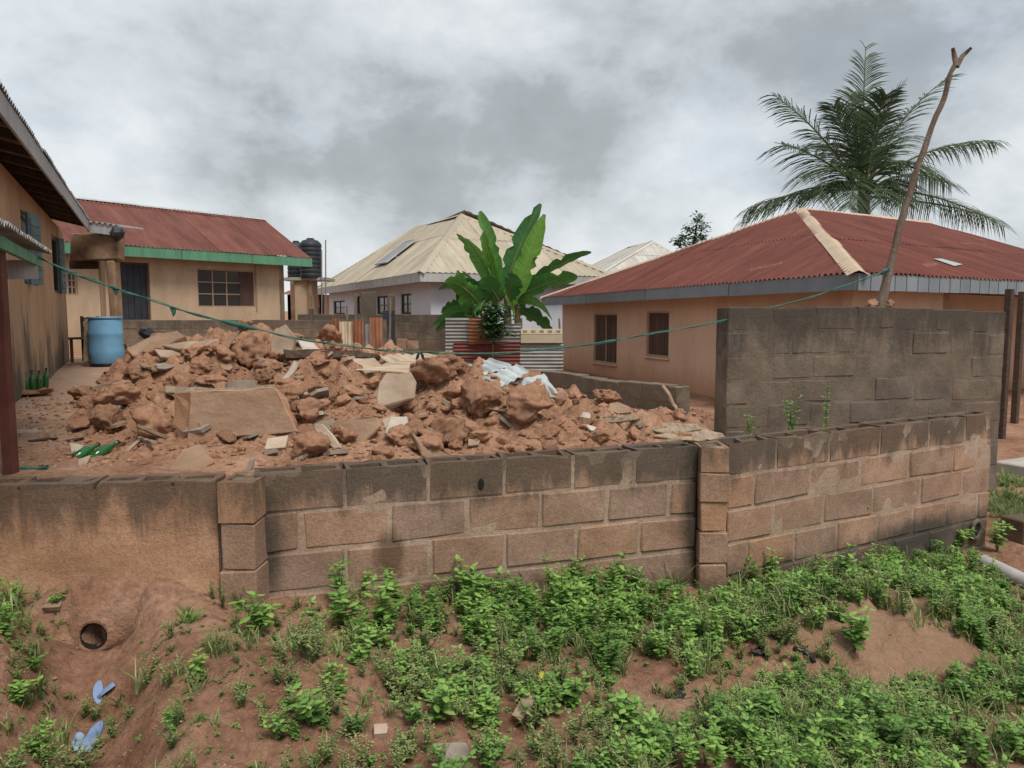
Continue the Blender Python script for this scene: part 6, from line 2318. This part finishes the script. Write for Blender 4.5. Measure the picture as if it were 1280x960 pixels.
def single_weeds():
    r = random.Random(5)
    # picture position of the foot, height in pixels, kind, label
    LS = [(325, 795, 58, 'L', 'bright leafy weed sprouting at the foot of the first pillar'), (246, 852, 40, 'L', 'small rosette weed on bare soil beside the drain channel'),
          (214, 914, 30, 'L', 'tiny star shaped weed on the bare soil bank'), (478, 790, 66, 'L', 'upright leafy weed below the wet stain on the wall'), (432, 788, 60, 'L', 'slender leafy weed against the wall beside the wet stain'),
          (300, 760, 26, 'T', 'flat grass tuft beside the first pillar'), (236, 780, 18, 'T', 'short grass tuft above the drain channel'), (72, 757, 20, 'M', 'little weed on the render foot above the drain'),
          (650, 735, 32, 'L', 'light green weed tip reaching up the wall blocks'), (1050, 700, 80, 'L', 'tall leafy weed climbing the wall between pillar and drain hole'), (985, 710, 62, 'L', 'bushy weed against the wall next to the pillar'),
          (1196, 690, 36, 'L', 'broad leaved weed growing beside the drain hole'), (1246, 690, 40, 'L', 'broad leaved weed at the end of the wall'), (1068, 815, 60, 'L', 'thin yellowish weed on the bare soil mound'),
          (975, 868, 30, 'M', 'small weed in the bare patch before the soil mound'), (20, 765, 44, 'M', 'straggly weed on the red bank beside the drain'), (22, 880, 40, 'M', 'leafy weed low on the red bank'),
          (550, 905, 60, 'L', 'broad leaved weed in front of the leafy mass'), (610, 905, 52, 'L', 'spreading weed beside the broken wood piece'), (790, 915, 62, 'L', 'silvery weed near the black polythene'), (385, 905, 56, 'M', 'creeping weed on the edge of the eroded bank'),
          (915, 775, 40, 'M', 'dark weed at the foot of the second pillar')]
    for px, py, hp, k, lab in LS:
        p = hit(px, py, 2.2, 8, .03)
        H = hp * p.y / 960
        if k == 'L': V, F_, T = weed_proto(int(px), H, 5, min(.085, H * .34), .5, 6, .55)
        elif k == 'M': V, F_, T = weed_proto(int(px), H, 6, min(.06, H * .35), .55, 5, .9)
        else: V, F_, T = grass_proto(int(px), H * 1.5, 40)
        o = link('weed', mesh_np('weed', V, F_, np.clip(T + .12, 0, 1), M['weed']))
        o.location = p
        tag(o, lab, 'weed', kind='thing')
    # weeds behind the front wall, against the tall wall
    for px, ytop, ybot, lab in ((935, 524, 562, 'spindly flowering weed against the tall grey wall'), (988, 506, 562, 'bushy green weed against the tall grey wall'), (1031, 506, 556, 'slim weed against the tall grey wall')):
        D = 6.9
        p = P(px, ybot, D); H = (ybot - ytop) * D / 960 * 1.5
        V, F_, T = weed_proto(int(px), H, 3 if px != 988 else 5, .055, .5, 8, .22)
        o = link('weed', mesh_np('weed', V, F_, np.clip(T + .1, 0, 1), M['weed']))
        p.z = min(p.z, ground(p.x, p.y) + .02) if False else p.z
        o.location = p
        tag(o, lab, 'weed', kind='thing')
        solo('soil_heap', rock_as_mb(px, p), M['clod'], 'low soil heap under the %s' % lab.replace(' against the tall grey wall', ''), 'soil heap')
    # creeper over the zinc fence
    V, F_, T = [], [], []
    D = 18.2
    for _ in range(420):
        t = r.random()
        x, y = 617 + r.gauss(0, 11) * (1 - .35 * t), 378 + 44 * t + r.gauss(0, 3)
        p = P(x, y, D + r.uniform(-.25, .2))
        a = r.uniform(0, 6.28)
        leaf_geo(V, F_, T, p, Vector((math.cos(a), math.sin(a) - .4, -.3)).normalized(), Vector((-math.sin(a), math.cos(a), 0)), .13, .09, min(1, max(0, r.gauss(.35, .2))))
    c = thing('creeper', 'leafy green creeper hanging over the zinc fence', 'creeper', P(617, 430, D))
    link('foliage', mesh_np('foliage', np.array([tuple(v) for v in V]), F_, T, M['tree']), c).matrix_parent_inverse = parent_inv(c)
    part('stem', MB().tube([P(621, 380, D + .1), P(618, 400, D), P(616, 440, D + .05), P(616, 475, D + .1)], [.012, .015, .018, .02], 6), M['stem'], c)


def rock_as_mb(px, p):
    mb = MB()
    mb.lathe((p.x, p.y, p.z - .75), [(.34, 0), (.3, .35), (.22, .6), (.1, .74), (.01, .76)], 12, True)
    mb.v = [v + Vector((noise.noise(v * 5), noise.noise(v * 5 + Vector((2, 2, 2))), noise.noise(v * 5 + Vector((5, 2, 2))))) * .05 for v in mb.v]
    return mb


single_weeds()


# ------------------------------------------------------------------ palm and far tree
def palm():
    D = 26.0
    root = thing('coconut_palm', 'coconut palm with arching fronds behind the red hipped roof', 'palm tree', P(1085, 470, D))
    base = P(1085, 470, D); head = P(1080, 246, D)
    base.z = -.4
    pts = [base.lerp(head, t / 10) for t in range(11)]
    part('trunk', MB().tube(pts, [.26 - .011 * t + (.02 if t % 2 else 0) for t in range(11)], 12), M['trunk'], root, True)
    part('crown_shaft', MB().lathe(head - Vector((0, 0, .5)), [(.16, 0), (.2, .25), (.2, .6), (.14, 1.0), (.05, 1.3)], 10), M['bananastem'], root, True)
    FR = [((1035, 165, 0), (966, 118, -.3)), ((1030, 190, -.3), (968, 178, -1.0)), ((1078, 150, 0), (1082, 58, .1)), ((1070, 150, .4), (1064, 118, .8)), ((1092, 150, -.5), (1108, 118, -1.0)),
          ((1110, 150, .2), (1186, 96, .3)), ((1150, 175, -.2), (1243, 176, -.5)), ((1010, 215, -.3), (929, 276, -.6)), ((985, 235, .5), (935, 262, 1.2)), ((1160, 228, .3), (1256, 284, .3)), ((1180, 250, .8), (1245, 275, 1.6)),
          ((1048, 190, -.9), (1000, 222, -2.2)), ((1115, 180, -.9), (1170, 215, -2.0)), ((1100, 175, 1.2), (1140, 170, 2.5)), ((1050, 180, 1.2), (1020, 180, 2.5)), ((1120, 205, -.8), (1130, 250, -2.0)), ((1040, 205, -.8), (1022, 250, -1.8)),
          ((1090, 160, -.2), (1126, 108, -.5)), ((1075, 205, -1.2), (1060, 262, -2.0)), ((1100, 205, -1.2), (1102, 262, -2.2)), ((1130, 200, .6), (1190, 232, 1.0)), ((1060, 165, -.3), (1040, 130, -.5))]
    r = random.Random(3)
    for k, (m, t_) in enumerate(FR):
        a = head + Vector((r.uniform(-.1, .1), r.uniform(-.1, .1), r.uniform(-.1, .25)))
        b = P(m[0], m[1], D + m[2]); c = P(t_[0], t_[1], D + t_[2])
        rib = part('frond', MB().tube([bez(a, b, c, t / 14) for t in range(15)], [.045 * (1 - t / 15.5) + .004 for t in range(15)], 6), M['stem'], root, True)
        V, F_, T = [], [], []
        n = 62
        for i in range(n):
            t = .14 + .86 * i / n
            p = bez(a, b, c, t)
            tan = (bez(a, b, c, min(1, t + .02)) - bez(a, b, c, t - .02)).normalized()
            s = tan.cross(Vector((0, 0, 1)))
            if s.length < .2: s = Vector((1, .3, 0))
            s.normalize()
            u = s.cross(tan)
            for q in (-1, 1):
                if r.random() < .06 or noise.noise((t * 9, k * 3.7, q)) > .34: continue
                L_ = (1.25 * math.sin(math.pi * (.12 + .80 * t)) ** .7 + .12) * r.uniform(.75, 1.1)
                d = (s * q * .85 + tan * (.55 + .3 * t) + u * r.uniform(-.05, .3)).normalized()
                w = .023 * r.uniform(.8, 1.3)
                tt = min(1, max(0, r.gauss(.45, .22)))
                bI = len(V)
                wv = tan * w
                for f, ww in ((0, .7), (.35, 1), (.7, .7), (1, .08)):
                    e = p + d * (L_ * f) - Vector((0, 0, .62 * L_ * f * f * (1 - .5 * abs(tan.z))))
                    V += [e - wv * ww, e + wv * ww]; T += [tt, tt]
                for f in range(3): F_.append((bI + 2 * f, bI + 2 * f + 1, bI + 2 * f + 3, bI + 2 * f + 2))
        link('leaflets', mesh_np('leaflets', np.array([tuple(v) for v in V]), F_, T, M['palm']), rib)['kind'] = 'stuff'


palm()


def far_tree():
    D = 40.0
    root = thing('slender_tree', 'slender leafy tree rising behind the red hipped roof', 'tree', P(866, 400, D))
    root.location.z = 0
    a = P(866, 400, D); a.z = 0
    tr = MB().tube([a, P(864, 330, D), P(868, 300, D), P(872, 275, D)], [.16, .12, .07, .02], 8)
    for q in (((864, 315), (850, 298)), ((866, 305), (880, 285)), ((866, 318), (842, 304))):
        tr.tube([P(*q[0], D), P(*q[1], D)], [.05, .012], 6)
    part('trunk', tr, M['trunk'], root, True)
    r = random.Random(8)
    V, F_, T = [], [], []
    for cx, cy, s, n in ((872, 272, 7, 70), (878, 284, 7, 80), (862, 286, 7, 80), (854, 297, 7, 70), (846, 302, 5, 60), (868, 298, 8, 90), (878, 296, 6, 60), (860, 310, 12, 120)):
        for _ in range(n):
            p = P(cx + r.gauss(0, s * .55), cy + r.gauss(0, s * .5), D + r.gauss(0, .35))
            an = r.uniform(0, 6.28); el = r.uniform(-.5, .5)
            leaf_geo(V, F_, T, p, Vector((math.cos(an) * math.cos(el), math.sin(an) * math.cos(el), math.sin(el))), Vector((-math.sin(an), math.cos(an), 0)), .24, .11, min(1, max(0, r.gauss(.4, .25))))
    link('crown', mesh_np('crown', np.array([tuple(v) for v in V]), F_, T, M['tree']), root).matrix_parent_inverse = parent_inv(root)


far_tree()


# ------------------------------------------------------------------ litter on the verge
def litter():
    def flake(name, px, py, pts, mat, label, cat, tilt=(0, 0, 0), th=.008, lift=.01):
        p = hit(px, py, 2.2, 8, .03) + Vector((0, 0, lift))
        rot = Matrix.Rotation(tilt[2], 3, 'Z') @ Matrix.Rotation(tilt[0], 3, 'X') @ Matrix.Rotation(tilt[1], 3, 'Y')
        v = [p + rot @ Vector((x, y, .012 * noise.noise((x * 40, y * 40, px)))) for x, y in pts]
        mb = MB().prism(v, rot @ Vector((0, 0, th)))
        solo(name, mb, mat, label, cat)
    oval = [(.028 * math.cos(a), .055 * math.sin(a) * (1 + .2 * math.cos(a))) for a in [6.283 * k / 12 for k in range(12)]]
    flake('rubber_scrap', 122, 874, [(x * .8, y * 1.1) for x, y in oval], M['bluebit'], 'narrow blue rubber scrap in the drain channel', 'litter', (.7, .3, .4), .012, .03)
    flake('rubber_scrap', 134, 871, [(x * .9, y * .8) for x, y in oval], M['bluebit'], 'short grey blue scrap beside the narrow one in the channel', 'litter', (.5, -.3, -.9), .012, .03)
    flake('sandal_sole', 119, 934, [(x * 1.1, y * 1.2) for x, y in oval], M['bluebit'], 'pale blue sandal sole standing on edge in the channel', 'litter', (.9, .2, -.4), .014, .05)
    flake('rubber_scrap', 100, 938, [(x * 1.0, y * .9) for x, y in oval], M['bluebit'], 'pale blue scrap beside the sandal sole', 'litter', (.6, -.2, .7), .012, .03)
    flake('wood_piece', 655, 893, [(-.035, -.06), (.01, -.07), (.05, .05), (.02, .07), (-.02, .03)], M['wood'], 'broken weathered wood piece among weeds', 'wood', (.6, .2, -.4), .025, .03)
    flake('fallen_leaf', 677, 858, [(x * .5, y * .3) for x, y in oval], M['yellow'], 'single yellow fallen leaf on the weeds', 'leaf', (1.0, 0, .2), .002, .06)
    flake('flat_stone', 560, 948, [(-.08, -.03), (.0, -.05), (.09, -.02), (.07, .04), (-.05, .05)], M['greyslab'], 'flat grey stone among weeds on the verge', 'stone', (.2, 0, .1), .03, .0)
    flake('soil_clump', 475, 920, [(-.03, -.02), (.02, -.03), (.04, .02), (-.02, .03)], M['paleslab'], 'pale clump of dirt on the eroded bank', 'clump', (.3, 0, .4), .03, .01)
    flake('brick_chip', 68, 760, [(-.05, -.03), (.03, -.04), (.05, .03), (-.02, .04)], M['slab'], 'brown chip of wall lying above the drain', 'chip', (.5, 0, .4), .03, .01)
    flake('mortar_chip', 282, 692 + 78, [(-.04, -.02), (.04, -.02), (.04, .02), (-.03, .025)], M['slab'], 'brown mortar chip at the base of the first pillar', 'chip', (.3, 0, .2), .02, .0)
    def bag(px, py, w, label, s):
        p = hit(px, py, 2.2, 8, .03)
        mb = MB()
        n, m = 16, 9
        for j in range(m):
            for i in range(n):
                a = 6.283 * i / n; t = j / (m - 1)
                rr = w * math.sin(math.pi * (.04 + .92 * t)) ** .6
                v = Vector((math.cos(a) * rr, math.sin(a) * rr * .7, w * .45 * (1 - math.cos(math.pi * t)) * .6))
                v += Vector((noise.noise(v * 30 + Vector((s, 0, 0))), noise.noise(v * 30 + Vector((0, s, 0))), noise.noise(v * 30 + Vector((0, 0, s))))) * w * .45
                mb.v.append(p + v)
        for j in range(m - 1):
            for i in range(n):
                mb.f.append((j * n + i, j * n + (i + 1) % n, (j + 1) * n + (i + 1) % n, (j + 1) * n + i))
        solo('polythene_bag', mb, M['black'], label, 'plastic bag')
    bag(852, 873, .06, 'crumpled black polythene bag beside the leafy weeds', 1)
    bag(950, 818, .05, 'small black polythene scrap on the bare patch', 2)
    p = [hit(x, y, 2.2, 8, .03) + Vector((0, 0, .02)) for x, y in ((992, 815), (1005, 818), (1014, 826), (1018, 832))]
    solo('black_hose', MB().tube(p, [.012, .016, .016, .01], 8), M['black'], 'curved strip of black rubber on the bare patch', 'rubber strip', smooth=True)
    def rag(pts, mat, label, nm='plastic_strip'):
        ps = [hit(x, y, 4.6, 8, .03) + Vector((0, 0, .015)) for x, y in pts]
        solo(nm, MB().tube(ps, [.008, .014, .012, .015, .006][:len(ps)], 6), mat, label, 'plastic strip', smooth=True)
    rag(((16, 590), (30, 588), (45, 589), (60, 587)), M['rope'], 'green plastic strip on the ground beside the red post')
    rag(((137, 514), (145, 512), (152, 510)), M['bluebit'], 'blue plastic scrap among the mud clods')
    rag(((173, 538), (177, 530), (180, 527)), M['whiteslab'], 'white paper scrap caught in the mud blocks')
    rag(((36, 554), (52, 552), (72, 551)), M['darkwood'], 'dark stick lying on the yard ground', 'stick')
    rag(((80, 554), (95, 552), (104, 551)), M['darkwood'], 'short dark stick near the green bottles', 'stick')


litter()
